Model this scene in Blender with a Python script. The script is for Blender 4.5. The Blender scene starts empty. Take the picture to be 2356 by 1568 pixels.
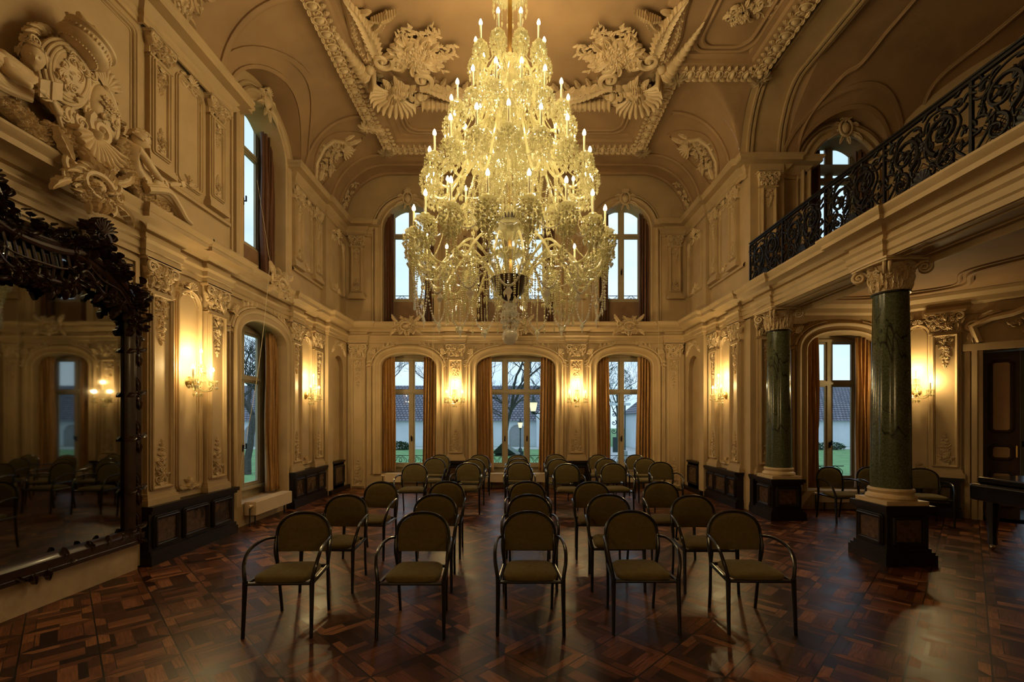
import bpy, math, random
from math import sin, cos, pi, sqrt, radians
from mathutils import Vector, Matrix
C = bpy.context.scene.collection
S = bpy.context.scene

# ------------------------------------------------------------------ materials
def nodes_of(name):
    m = bpy.data.materials.new(name); m.use_nodes = True
    nt = m.node_tree
    return m, nt, nt.nodes['Principled BSDF']
def L_(nt, a, b): nt.links.new(a, b)
def N_(nt, t, **kw):
    n = nt.nodes.new(t)
    for k, v in kw.items(): setattr(n, k, v)
    return n
def ramp(nt, src, stops):
    r = N_(nt, 'ShaderNodeValToRGB')
    e = r.color_ramp.elements
    while len(e) < len(stops): e.new(0.5)
    for i, (p, c) in enumerate(stops):
        e[i].position = p; e[i].color = (c[0], c[1], c[2], 1)
    L_(nt, src, r.inputs[0]); return r
def simple(name, col, rough=.6, metal=0, var=0.0, scale=6, bump=0.0, bscale=60, coat=0, sheen=0, spec=.5):
    m, nt, b = nodes_of(name)
    b.inputs['Base Color'].default_value = (*col, 1)
    b.inputs['Roughness'].default_value = rough
    b.inputs['Metallic'].default_value = metal
    b.inputs['Specular IOR Level'].default_value = spec
    if coat: b.inputs['Coat Weight'].default_value = coat; b.inputs['Coat Roughness'].default_value = .12
    if sheen: b.inputs['Sheen Weight'].default_value = sheen; b.inputs['Sheen Roughness'].default_value = .4
    tc = N_(nt, 'ShaderNodeTexCoord')
    if var:
        n = N_(nt, 'ShaderNodeTexNoise'); n.inputs['Scale'].default_value = scale; n.inputs['Detail'].default_value = 5
        L_(nt, tc.outputs['Object'], n.inputs['Vector'])
        r = ramp(nt, n.outputs['Fac'], [(.3, [c*(1-var) for c in col]), (.7, [min(1, c*(1+var)) for c in col])])
        L_(nt, r.outputs[0], b.inputs['Base Color'])
    if bump:
        n2 = N_(nt, 'ShaderNodeTexNoise'); n2.inputs['Scale'].default_value = bscale; n2.inputs['Detail'].default_value = 4
        L_(nt, tc.outputs['Object'], n2.inputs['Vector'])
        bp = N_(nt, 'ShaderNodeBump'); bp.inputs['Strength'].default_value = bump; bp.inputs['Distance'].default_value = .01
        L_(nt, n2.outputs['Fac'], bp.inputs['Height']); L_(nt, bp.outputs[0], b.inputs['Normal'])
    return m
M = {}
M['plaster'] = simple('cream_plaster', (.43, .30, .155), .62, var=.10, scale=2.2, bump=.12, bscale=35)
M['panel'] = simple('panel_plaster', (.40, .285, .155), .7, var=.10, scale=3, bump=.1, bscale=50)
M['stucco'] = simple('ornament_stucco', (.56, .41, .235), .5, var=.10, scale=9)
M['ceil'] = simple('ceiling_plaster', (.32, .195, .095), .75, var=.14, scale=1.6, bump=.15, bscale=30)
M['parapet'] = simple('brown_panel', (.22, .12, .055), .6, var=.2, scale=4)
M['darkwood'] = simple('dark_wainscot_wood', (.011, .0055, .004), .42, var=.3, scale=8, coat=.1, spec=.3)
M['blackpaint'] = simple('black_lacquered_steel', (.006, .006, .007), .28, coat=.4)
M['iron'] = simple('wrought_iron', (.006, .004, .003), .38, spec=.22)
M['gilt_dark'] = simple('aged_carved_walnut', (.028, .010, .005), .36, var=.4, scale=14, coat=.15)
M['velvet'] = simple('olive_velvet', (.135, .100, .038), .9, var=.12, scale=30, bump=.2, bscale=300, sheen=.08, spec=.2)
M['frame'] = simple('window_paint', (.36, .29, .18), .5, var=.06, scale=5)
M['curtain'] = simple('gold_curtain', (.34, .165, .038), .55, var=.12, scale=12, sheen=.4)
M['curtain_dark'] = simple('brown_curtain', (.12, .045, .017), .6, var=.15, scale=12, sheen=.2)
M['brass'] = simple('aged_brass', (.55, .36, .13), .28, metal=1)
M['candle'] = simple('ivory_candle_sleeve', (.85, .78, .5), .5)
M['piano'] = simple('black_piano_lacquer', (.004, .004, .004), .15, coat=.5)
M['radiator'] = simple('cream_radiator_enamel', (.62, .48, .31), .4, var=.04)
M['plinth_plaster'] = simple('base_plaster', (.42, .30, .18), .7, var=.15, scale=5, bump=.2, bscale=20)
M['cord'] = simple('pale_cord', (.55, .46, .3), .8)
M['chrome'] = simple('polished_metal', (.7, .7, .68), .2, metal=1)
M['ivorywood'] = simple('ochre_door_panel', (.36, .19, .075), .5, var=.1)
M['doorwood'] = simple('dark_door_wood', (.05, .022, .011), .5, var=.25, scale=6, spec=.2)

def mk_floor():
    m, nt, b = nodes_of('diagonal_parquet')
    tc = N_(nt, 'ShaderNodeTexCoord'); sep = N_(nt, 'ShaderNodeSeparateXYZ')
    L_(nt, tc.outputs['Object'], sep.inputs[0])
    def mth(op, a, b_=None, c_=None):
        n = N_(nt, 'ShaderNodeMath'); n.operation = op
        for i, v in enumerate((a, b_, c_)):
            if v is None: continue
            if isinstance(v, (int, float)): n.inputs[i].default_value = v
            else: L_(nt, v, n.inputs[i])
        return n.outputs[0]
    X, Y = sep.outputs[0], sep.outputs[1]
    s = .605
    P = mth('DIVIDE', mth('ADD', mth('SUBTRACT', X, Y), 1.056), s)
    Q = mth('DIVIDE', mth('SUBTRACT', mth('ADD', X, Y), 3.916), s)
    p, q = mth('FLOOR', P), mth('FLOOR', Q)
    u, v = mth('SUBTRACT', P, p), mth('SUBTRACT', Q, q)
    par = mth('MODULO', mth('ADD', mth('ADD', p, q), 1000.0), 2.0)          # alternate plank direction
    # inner square, planks 4 across
    du = mth('MINIMUM', u, mth('SUBTRACT', 1.0, u)); dv = mth('MINIMUM', v, mth('SUBTRACT', 1.0, v))
    border = mth('LESS_THAN', mth('MINIMUM', du, dv), .17)
    hor = mth('LESS_THAN', dv, du)                                           # border plank direction
    inner_i = mth('FLOOR', mth('MULTIPLY', mth('ADD', mth('MULTIPLY', u, par), mth('MULTIPLY', v, mth('SUBTRACT', 1.0, par))), 4.2))
    side = mth('ADD', mth('MULTIPLY', mth('GREATER_THAN', u, .5), 2.0), mth('GREATER_THAN', v, .5))
    bid = mth('ADD', mth('ADD', 10.0, side), mth('MULTIPLY', hor, 7.0))
    pid = mth('ADD', mth('MULTIPLY', border, bid), mth('MULTIPLY', mth('SUBTRACT', 1.0, border), inner_i))
    cmb = N_(nt, 'ShaderNodeCombineXYZ'); L_(nt, p, cmb.inputs[0]); L_(nt, q, cmb.inputs[1]); L_(nt, pid, cmb.inputs[2])
    wn = N_(nt, 'ShaderNodeTexWhiteNoise'); L_(nt, cmb.outputs[0], wn.inputs['Vector'])
    # grain along plank
    dirsel = mth('ADD', mth('MULTIPLY', border, hor), mth('MULTIPLY', mth('SUBTRACT', 1.0, border), mth('SUBTRACT', 1.0, par)))
    ga = mth('ADD', mth('MULTIPLY', P, mth('SUBTRACT', 1.0, dirsel)), mth('MULTIPLY', Q, dirsel))
    gb = mth('ADD', mth('MULTIPLY', Q, mth('SUBTRACT', 1.0, dirsel)), mth('MULTIPLY', P, dirsel))
    c2 = N_(nt, 'ShaderNodeCombineXYZ'); L_(nt, mth('MULTIPLY', ga, 34.0), c2.inputs[0]); L_(nt, mth('MULTIPLY', gb, 3.0), c2.inputs[1]); L_(nt, mth('MULTIPLY', pid, 5.0), c2.inputs[2])
    gn = N_(nt, 'ShaderNodeTexNoise'); gn.inputs['Scale'].default_value = 1; gn.inputs['Detail'].default_value = 4
    L_(nt, c2.outputs[0], gn.inputs['Vector'])
    base = ramp(nt, wn.outputs['Value'], [(0, (.018, .005, .002)), (.4, (.075, .023, .009)), (.75, (.15, .05, .02)), (1, (.27, .11, .045))])
    g = ramp(nt, gn.outputs['Fac'], [(.25, (.45, .42, .4)), (.7, (1.25, 1.2, 1.15))])
    mx = N_(nt, 'ShaderNodeMix', data_type='RGBA', blend_type='MULTIPLY'); mx.inputs[0].default_value = 1
    L_(nt, base.outputs[0], mx.inputs[6]); L_(nt, g.outputs[0], mx.inputs[7])
    line = mth('LESS_THAN', mth('MINIMUM', du, dv), .012)
    inl = mth('ABSOLUTE', mth('SUBTRACT', mth('MINIMUM', du, dv), .17))
    line2 = mth('LESS_THAN', inl, .006)
    ln = mth('MAXIMUM', line, line2)
    mx2 = N_(nt, 'ShaderNodeMix', data_type='RGBA'); L_(nt, ln, mx2.inputs[0]); L_(nt, mx.outputs[2], mx2.inputs[6]); mx2.inputs[7].default_value = (.006, .003, .002, 1)
    L_(nt, mx2.outputs[2], b.inputs['Base Color'])
    rn = N_(nt, 'ShaderNodeTexNoise'); rn.inputs['Scale'].default_value = 2.5; rn.inputs['Detail'].default_value = 5
    L_(nt, tc.outputs['Object'], rn.inputs['Vector'])
    rr = mth('ADD', mth('MULTIPLY', rn.outputs['Fac'], .25), mth('ADD', mth('MULTIPLY', wn.outputs['Value'], .08), .20))
    L_(nt, rr, b.inputs['Roughness'])
    b.inputs['Specular IOR Level'].default_value = .26
    bp = N_(nt, 'ShaderNodeBump'); bp.inputs['Strength'].default_value = .35; bp.inputs['Distance'].default_value = .004
    h = mth('SUBTRACT', mth('ADD', mth('MULTIPLY', gn.outputs['Fac'], .4), mth('MULTIPLY', wn.outputs['Value'], .5)), mth('MULTIPLY', ln, .6))
    L_(nt, h, bp.inputs['Height']); L_(nt, bp.outputs[0], b.inputs['Normal'])
    return m
M['floor'] = mk_floor()

def mk_marble(name, c0, c1, vein, scale=14, rough=.18, vw=.03, white=None):
    m, nt, b = nodes_of(name)
    tc = N_(nt, 'ShaderNodeTexCoord')
    n = N_(nt, 'ShaderNodeTexNoise'); n.inputs['Scale'].default_value = scale*3; n.inputs['Detail'].default_value = 8; n.inputs['Roughness'].default_value = .75
    L_(nt, tc.outputs['Object'], n.inputs['Vector'])
    r = ramp(nt, n.outputs['Fac'], [(.35, c0), (.65, c1)])
    w = N_(nt, 'ShaderNodeTexNoise'); w.inputs['Scale'].default_value = 2.2; w.inputs['Detail'].default_value = 3; w.inputs['Distortion'].default_value = .6
    mp = N_(nt, 'ShaderNodeMapping'); mp.inputs['Scale'].default_value = (1.6, 1.6, .7)
    L_(nt, tc.outputs['Object'], mp.inputs[0]); L_(nt, mp.outputs[0], w.inputs['Vector'])
    rv = ramp(nt, w.outputs['Fac'], [(.5-vw, (0, 0, 0)), (.5, (1, 1, 1)), (.5+vw, (0, 0, 0))])
    w2 = N_(nt, 'ShaderNodeTexNoise'); w2.inputs['Scale'].default_value = 1.3; L_(nt, tc.outputs['Object'], w2.inputs['Vector'])
    gate = ramp(nt, w2.outputs['Fac'], [(.48, (0, 0, 0)), (.55, (1, 1, 1))])
    mm = N_(nt, 'ShaderNodeMix', data_type='RGBA', blend_type='MULTIPLY'); mm.inputs[0].default_value = 1
    L_(nt, rv.outputs[0], mm.inputs[6]); L_(nt, gate.outputs[0], mm.inputs[7])
    mx = N_(nt, 'ShaderNodeMix', data_type='RGBA'); L_(nt, mm.outputs[2], mx.inputs[0]); L_(nt, r.outputs[0], mx.inputs[6]); mx.inputs[7].default_value = (*vein, 1)
    L_(nt, mx.outputs[2], b.inputs['Base Color']); b.inputs['Roughness'].default_value = rough
    return m
M['green'] = mk_marble('green_marble', (.022, .030, .014), (.115, .125, .065), (.003, .003, .003), 16, .16, .018)
M['redmarble'] = mk_marble('brown_veined_marble', (.045, .022, .012), (.13, .075, .04), (.012, .006, .004), 5, .25, .06)

def mk_glassy(name, tint, t_w, g_w, rough=.05):
    m = bpy.data.materials.new(name); m.use_nodes = True; nt = m.node_tree
    nt.nodes.remove(nt.nodes['Principled BSDF']); out = nt.nodes['Material Output']
    tr = N_(nt, 'ShaderNodeBsdfTransparent'); tr.inputs[0].default_value = (*tint, 1)
    gl = N_(nt, 'ShaderNodeBsdfGlossy'); gl.inputs['Roughness'].default_value = rough; gl.inputs[0].default_value = (1, 1, 1, 1)
    tl = N_(nt, 'ShaderNodeBsdfTranslucent'); tl.inputs[0].default_value = (.98, .93, .58, 1)  # yellow here and below puts the bulbs' glow into the crystal colour
    df = N_(nt, 'ShaderNodeBsdfDiffuse'); df.inputs[0].default_value = (.85, .8, .5, 1)
    m0 = N_(nt, 'ShaderNodeMixShader'); m0.inputs[0].default_value = .5; L_(nt, tl.outputs[0], m0.inputs[1]); L_(nt, df.outputs[0], m0.inputs[2])
    m1 = N_(nt, 'ShaderNodeMixShader'); m1.inputs[0].default_value = t_w; L_(nt, m0.outputs[0], m1.inputs[1]); L_(nt, tr.outputs[0], m1.inputs[2])
    m2 = N_(nt, 'ShaderNodeMixShader'); m2.inputs[0].default_value = g_w; L_(nt, m1.outputs[0], m2.inputs[1]); L_(nt, gl.outputs[0], m2.inputs[2])
    L_(nt, m2.outputs[0], out.inputs[0]); return m
M['crystal'] = mk_glassy('glow_tinted_crystal', (.97, .95, .86), .38, .42, .08)
M['crystal_arm'] = mk_glassy('twisted_glass_arm', (.97, .92, .78), .2, .35, .15)

M['crystal_low'] = mk_glassy('daylit_pale_crystal', (.98, .97, .95), .25, .35, .08)  # paler crystal copy: daylight on the lower chandelier put into its colour
for _n in M['crystal_low'].node_tree.nodes:
    if _n.type in ('BSDF_DIFFUSE', 'BSDF_TRANSLUCENT'): _n.inputs[0].default_value = (1, .97, .88, 1)

def mk_pane():
    m = bpy.data.materials.new('window_pane_glass'); m.use_nodes = True; nt = m.node_tree
    nt.nodes.remove(nt.nodes['Principled BSDF']); out = nt.nodes['Material Output']
    tr = N_(nt, 'ShaderNodeBsdfTransparent'); tr.inputs[0].default_value = (.92, .96, .98, 1)
    gl = N_(nt, 'ShaderNodeBsdfGlossy'); gl.inputs['Roughness'].default_value = .01
    fr = N_(nt, 'ShaderNodeFresnel'); fr.inputs[0].default_value = 1.45
    mx = N_(nt, 'ShaderNodeMixShader'); L_(nt, fr.outputs[0], mx.inputs[0]); L_(nt, tr.outputs[0], mx.inputs[1]); L_(nt, gl.outputs[0], mx.inputs[2])
    L_(nt, mx.outputs[0], out.inputs[0]); return m
M['pane'] = mk_pane()

def mk_bulb(name='lit_flame_bulb', st=26):
    m = bpy.data.materials.new(name); m.use_nodes = True; nt = m.node_tree
    nt.nodes.remove(nt.nodes['Principled BSDF']); out = nt.nodes['Material Output']
    tr = N_(nt, 'ShaderNodeBsdfTransparent'); em = N_(nt, 'ShaderNodeEmission')
    em.inputs[0].default_value = (1, .82, .45, 1); em.inputs[1].default_value = st
    mx = N_(nt, 'ShaderNodeMixShader'); mx.inputs[0].default_value = .45
    L_(nt, tr.outputs[0], mx.inputs[1]); L_(nt, em.outputs[0], mx.inputs[2]); L_(nt, mx.outputs[0], out.inputs[0])
    try: m.cycles.emission_sampling = 'NONE'
    except Exception: pass
    return m
M['bulb'] = mk_bulb()

def mk_mirror():
    m, nt, b = nodes_of('aged_mirror_glass')
    b.inputs['Base Color'].default_value = (.25, .25, .23, 1); b.inputs['Metallic'].default_value = 1; b.inputs['Roughness'].default_value = .03
    return m
M['mirror'] = mk_mirror()

# ------------------------------------------------------------------ objects
def tag(o, label=None, cat=None, group=None, kind=None):
    if label: o['label'] = label
    if cat: o['category'] = cat
    if group: o['group'] = group
    if kind: o['kind'] = kind
    return o
def thing(name, label, cat, loc=(0, 0, 0), rz=0, group=None):
    o = bpy.data.objects.new(name, None); C.objects.link(o); o.empty_display_size = .1
    o.location = loc; o.rotation_euler = (0, 0, rz)
    return tag(o, label, cat, group)
def dup(root, loc=None, rz=None, label=None, group=None, parent=None):
    r = root.copy(); C.objects.link(r)
    if parent is not None: r.parent = parent
    if loc is not None: r.location = loc
    if rz is not None: r.rotation_euler = (0, 0, rz)
    if label: r['label'] = label
    if group: r['group'] = group
    for ch in list(root.children):
        c = ch.copy(); C.objects.link(c); c.parent = r
        for g in list(ch.children):
            d = g.copy(); C.objects.link(d); d.parent = c
    return r

def cat_spline(pts, n=6):
    out = []; P = [Vector(p) for p in pts]
    for i in range(len(P)-1):
        p0 = P[i-1] if i else P[0]*2-P[1]; p1, p2 = P[i], P[i+1]
        p3 = P[i+2] if i+2 < len(P) else P[-1]*2-P[-2]
        for k in range(n):
            t = k/n
            out.append(.5*((2*p1)+(p2-p0)*t+(2*p0-5*p1+4*p2-p3)*t*t+(3*p1-p0-3*p2+p3)*t*t*t))
    out.append(P[-1]); return out

class MB:
    def __init__(s): s.v = []; s.f = []
    def add(s, vs, fs):
        o = len(s.v); s.v.extend(vs); s.f.extend([tuple(i+o for i in f) for f in fs])
    def grid(s, rows, cu=False, cv=False):
        o = len(s.v); nr = len(rows); nc = len(rows[0])
        for r in rows: s.v.extend(r)
        for i in range(nr if cu else nr-1):
            for j in range(nc if cv else nc-1):
                a = i*nc+j; b = i*nc+(j+1) % nc; c = ((i+1) % nr)*nc+(j+1) % nc; d = ((i+1) % nr)*nc+j
                s.f.append((o+a, o+b, o+c, o+d))
    def box(s, x0, x1, y0, y1, z0, z1):
        v = [(x, y, z) for z in (z0, z1) for y in (y0, y1) for x in (x0, x1)]
        s.add(v, [(0, 2, 3, 1), (4, 5, 7, 6), (0, 1, 5, 4), (2, 6, 7, 3), (0, 4, 6, 2), (1, 3, 7, 5)])
    def tube(s, pts, r, n=8, caps=True, fl=1.0):
        P = [Vector(p) for p in pts]; m = len(P); rf = r if callable(r) else (lambda t: r)
        up = Vector((0, 0, 1)); rows = []; pn = None
        for i, p in enumerate(P):
            t = (P[min(i+1, m-1)]-P[max(i-1, 0)])
            if t.length < 1e-9: t = Vector((0, 0, 1))
            t.normalize()
            if pn is None:
                a = Vector((1, 0, 0)) if abs(t.x) < .8 else Vector((0, 1, 0))
                pn = (a-t*a.dot(t)).normalized()
            else:
                pn = pn-t*pn.dot(t)
                if pn.length < 1e-6: pn = Vector((1, 0, 0))
                pn.normalize()
            b = t.cross(pn); rr = rf(i/(m-1) if m > 1 else 0)
            rows.append([tuple(p+pn*rr*cos(2*pi*k/n)+b*rr*fl*sin(2*pi*k/n)) for k in range(n)])
        o = len(s.v); s.grid(rows, cv=True)
        if caps:
            s.f.append(tuple(o+k for k in range(n))); s.f.append(tuple(o+(m-1)*n+k for k in range(n))[::-1])
    def lathe(s, prof, n=16, c=(0, 0, 0)):
        rows = [[(c[0]+r*cos(2*pi*k/n), c[1]+r*sin(2*pi*k/n), c[2]+z) for k in range(n)] for r, z in prof]
        s.grid(rows, cv=True)
        o = len(s.v)-len(prof)*n
        if prof[0][0] > 1e-5: s.f.append(tuple(o+k for k in range(n))[::-1])
        if prof[-1][0] > 1e-5: s.f.append(tuple(o+(len(prof)-1)*n+k for k in range(n)))
    def ball(s, c, rx, ry=None, rz=None, n=10, m=6):
        ry = ry or rx; rz = rz or rx
        rows = [[(c[0]+rx*sin(pi*i/m)*cos(2*pi*k/n), c[1]+ry*sin(pi*i/m)*sin(2*pi*k/n), c[2]-rz*cos(pi*i/m)) for k in range(n)] for i in range(m+1)]
        s.grid(rows, cv=True)
    def octa(s, c, r, h=None, n=4, up=.5):
        h = h or r
        v = [(c[0]+r*cos(2*pi*k/n), c[1]+r*sin(2*pi*k/n), c[2]) for k in range(n)]
        v += [(c[0], c[1], c[2]+h*up*2), (c[0], c[1], c[2]-h)]
        s.add(v, [(k, (k+1) % n, n) for k in range(n)]+[((k+1) % n, k, n+1) for k in range(n)])
    # sweep profile (a = lateral, b = relief) along a 2-D path, mapped by F(u, v, w)
    def sweep(s, path, prof, F, closed=False):
        P = [Vector((p[0], p[1])) for p in path]; m = len(P); rows = []
        for i in range(m):
            if closed: a, b, c = P[i-1], P[i], P[(i+1) % m]
            else: a, b, c = P[max(i-1, 0)], P[i], P[min(i+1, m-1)]
            d1 = (b-a); d2 = (c-b)
            if d1.length < 1e-9: d1 = d2
            if d2.length < 1e-9: d2 = d1
            d1 = d1.normalized(); d2 = d2.normalized()
            n1 = Vector((-d1.y, d1.x)); n2 = Vector((-d2.y, d2.x)); nn = n1+n2
            if nn.length < 1e-6: nn = n1
            nn.normalize(); k = 1/max(.35, nn.dot(n1))
            rows.append([tuple(F(b.x+nn.x*k*q[0], b.y+nn.y*k*q[0], q[1])) for q in prof])
        s.grid(rows, cu=closed)
    def build(s, name, mat, parent=None, smooth=True, loc=None, rz=None, auto=40):
        me = bpy.data.meshes.new(name); me.from_pydata([tuple(p) for p in s.v], [], s.f); me.update()
        me.materials.append(M[mat] if isinstance(mat, str) else mat)
        if smooth:
            me.polygons.foreach_set('use_smooth', [True]*len(me.polygons))
            try: me.set_sharp_from_angle(angle=radians(auto))
            except Exception: pass
        o = bpy.data.objects.new(name, me); C.objects.link(o)
        if parent is not None: o.parent = parent
        if loc is not None: o.location = loc
        if rz is not None: o.rotation_euler = (0, 0, rz)
        return o
def struct(o): o['kind'] = 'structure'; return o

# ------------------------------------------------------------------ stucco ornament, on a map F(u, v, w)
def W(ou=0, ov=0, d=0):                       # wall-local: u along x, v up, w out of the wall (towards -y)
    return lambda u, v, w: (ou+u, -(w+d), ov+v)
def flip(F): return lambda u, v, w: F(-u, v, w)
def leaf(mb, F, p, ang, L, Wd, h=.02, curl=0., lobes=3, n=9, w0=0.):
    if n >= 18: n = 66; lobes = lobes+4
    x, y = p; a = ang; rows = []
    for i in range(n+1):
        t = i/n
        wd = Wd*.5*(max(0, sin(pi*min(1, .12+t*.88)))**.7)*(.60+.40*(((lobes*t*1.02) % 1)**.8))
        hh = h*(.35+.65*sin(pi*min(1, t*.9+.05)))+w0
        nx, ny = -sin(a), cos(a)
        rows.append([F(x+nx*wd*k, y+ny*wd*k, hh*q) for k, q in ((-1, 0), (-.62, .95), (-.15, .62), (.15, .62), (.62, .95), (1, 0))])
        x += cos(a)*L/n; y += sin(a)*L/n; a += curl/n
    mb.grid(rows)
def ctube(mb, F, pts, rf, n=6, w0=None):       # tube lying on the surface, pts (u, v)
    m = len(pts); rows = []
    for i, p in enumerate(pts):
        a = pts[max(0, i-1)]; b = pts[min(m-1, i+1)]
        dx, dy = b[0]-a[0], b[1]-a[1]; l = sqrt(dx*dx+dy*dy) or 1; nx, ny = -dy/l, dx/l
        r = rf(i/(m-1)); ww = (w0 if w0 is not None else r*.4)
        rows.append([F(p[0]+nx*r*cos(2*pi*k/n), p[1]+ny*r*cos(2*pi*k/n), ww+r*sin(2*pi*k/n)) for k in range(n)])
    mb.grid(rows, cv=True)
def scroll(mb, F, c, r0, turns, a0, tr, dr=1, n=None, w0=None):
    n = n or int(10*turns)+6
    pts = []
    for i in range(n+1):
        t = i/n; r = r0*(1-.86*t**.8); a = a0+dr*2*pi*turns*t
        pts.append((c[0]+r*cos(a), c[1]+r*sin(a)))
    ctube(mb, F, pts, lambda t: tr*(1-.45*t), w0=w0)
    dome(mb, F, c, r0*.2, r0*.2, tr*1.6)
def dome(mb, F, c, rx, ry, h, n=8, m=3, ang=0, w0=0):
    rows = []
    for i in range(m+1):
        t = i/m*pi/2
        row = []
        for k in range(n):
            a = 2*pi*k/n; x = rx*cos(t)*cos(a); y = ry*cos(t)*sin(a)
            row.append(F(c[0]+x*cos(ang)-y*sin(ang), c[1]+x*sin(ang)+y*cos(ang), w0+h*sin(t)))
        rows.append(row)
    mb.grid(rows, cv=True)
def rosette(mb, F, c, r, h=.03, k=5, a0=0):
    for i in range(k):
        a = a0+2*pi*i/k
        dome(mb, F, (c[0]+cos(a)*r*.55, c[1]+sin(a)*r*.55), r*.5, r*.36, h*.7, n=6, m=2, ang=a)
    dome(mb, F, c, r*.3, r*.3, h, n=6, m=2)
def shell(mb, F, c, r, h, a0=radians(20), a1=radians(160), k=9):
    m = k*8; rows = []
    for i in range(m+1):
        a = a0+(a1-a0)*i/m; rib = abs(sin(pi*k*i/m)); rr = r*(.88+.12*rib**.5)*(.88+.12*sin(pi*i/m)); row = []
        for j in range(9):
            t = j/8; hh = h*(.30+.45*sin(pi*min(1, t*.62+.12))+.28*rib*t)+(h*.25*rib if j == 7 else 0)
            if j == 8: hh = 0
            row.append(F(c[0]+cos(a)*rr*min(1, t*1.08+.04), c[1]+sin(a)*rr*min(1, t*1.08+.04), hh))
        rows.append(row)
    mb.grid(rows); dome(mb, F, c, r*.2, r*.2, h*1.0)
def spray(mb, F, rng, c, ang, L, s):           # a leafy spray: stem, alternating leaves, end bud
    a = ang; x, y = c; n = 6; cur = rng.uniform(-.9, .9); pts = [(x, y)]
    for i in range(n):
        x += cos(a)*L/n; y += sin(a)*L/n; a += cur/n; pts.append((x, y))
        leaf(mb, F, (x, y), a+rng.choice((-1, 1))*rng.uniform(.5, 1.0), s*rng.uniform(.8, 1.3), s*.5, s*.28, rng.uniform(-1, 1), 2, 5)
    ctube(mb, F, pts, lambda t: s*.09*(1-.4*t), n=5)
    rosette(mb, F, (x, y), s*.4, s*.3, 5, a)
def drop(mb, F, w, h, seed=1, up=False):       # carved pendant inside a pilaster panel; F origin is its wide end
    rng = random.Random(seed); sg = 1 if up else -1
    def G(u, v, ww): return F(u, v*sg, ww)
    scroll(mb, G, (-w*.25, h*.06), w*.22, 1.1, 0, w*.055, 1); scroll(mb, flip(G), (-w*.25, h*.06), w*.22, 1.1, 0, w*.055, 1)
    shell(mb, G, (0, h*.02), w*.3, w*.14, radians(200), radians(340), 6)
    n = 7
    for i in range(n):
        t = (i+.6)/n; wd = w*.5*(1-t**1.5)*(.75+.25*cos(i*2.1)); v = h*(.1+.82*t)
        rosette(mb, G, (rng.uniform(-.12, .12)*w, v), w*.15*(1.15-t*.6), w*.14, 5, rng.random()*6)
        for sd in (-1, 1):
            leaf(mb, G, (sd*w*.06, v), radians(90)-sd*rng.uniform(.5, 1.4), wd*1.15+.01, w*.17, w*.10, sd*rng.uniform(-1.6, 1.6), 2, 6)
            if i % 2 == 0: scroll(mb, G, (sd*wd*.55, v+h*.02), w*.11, .9, rng.random()*6, w*.035, sd)
    leaf(mb, G, (0, h*.88), radians(90), h*.13, w*.14, w*.08)
def cluster(mb, F, w, h, seed=1, n=26, relief=.05, dens=1.0):   # roughly elliptical mass of stucco leaves, flowers, scrolls
    rng = random.Random(seed)
    for i in range(n):
        a = rng.uniform(0, 2*pi); r = sqrt(rng.random())*.85
        c = (cos(a)*r*w*.5, sin(a)*r*h*.5); q = rng.random(); sc = min(w, h)*rng.uniform(.10, .2)
        G = (lambda F_, dd: (lambda u, v, ww: F_(u, v, ww+dd)))(F, relief*(1-r)*.8)
        if q < .3: leaf(mb, G, c, a+rng.uniform(-.7, .7), sc*1.9, sc*.8, relief*.6, rng.uniform(-2, 2), 3, 7)
        elif q < .68: rosette(mb, G, c, sc*.75, relief*.7, rng.choice((5, 6)), rng.random()*6)
        else: scroll(mb, G, c, sc*.8, rng.uniform(.8, 1.4), rng.random()*6, sc*.17, rng.choice((-1, 1)))
# lamp power in watts, sky strength, exposure
SCONCE_W, CH_W, SKY, EXPO = 15.0, 4.8, 1.0, .82
# ------------------------------------------------------------------ camera, metres: eye at 1.75, looking along +Y
FPX = 1045.0
cam = bpy.data.cameras.new('camera'); co = bpy.data.objects.new('camera', cam); C.objects.link(co); S.camera = co
cam.sensor_width = 36; cam.lens = 36*FPX/2356; co.location = (0, 0, 1.75); co.rotation_euler = (pi/2, 0, 0)
cam.shift_x = -(1187-1178)/2356; cam.shift_y = (965-784)/2356; cam.clip_start = .05; cam.clip_end = 400

ZS, ZC = 6.75, 8.05            # cove springing and flat ceiling
AX, CX = 1.2, 3.2              # cove width, where the flat ceiling starts
XL, XR, YB, YA = -4.5, 4.5, 11.7, 8.9
def cove_x(z): t = max(0, min(1, (z-ZS)/(ZC-ZS))); return CX+AX*sqrt(max(0, 1-t*t))
def vault_z(x):
    x = abs(x)
    if x <= CX: return ZC
    t = (x-CX)/AX
    return ZS+(ZC-ZS)*sqrt(max(0, 1-t*t))
def arch(c, hw, z0, zs, rise, p=2.3): return dict(c=c, hw=hw, z0=z0, zs=zs, rise=rise, p=p)
def az(o, x):
    k = min(1, abs(x-o['c'])/o['hw']); return o['zs']+o['rise']*max(0, 1-k**o['p'])**(1/o['p'])
def arch_path(o, n=14, both=True, z0=None):
    z0 = o['z0'] if z0 is None else z0
    pts = [(o['c']-o['hw'], z0)]
    for i in range(2*n+1):
        a = pi-pi*i/(2*n); q = 2/o['p']
        cx = (1 if cos(a) > 0 else -1)*abs(cos(a))**q; sx = abs(sin(a))**q
        pts.append((o['c']+o['hw']*cx, o['zs']+o['rise']*sx))
    pts.append((o['c']+o['hw'], z0)); return pts
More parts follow.
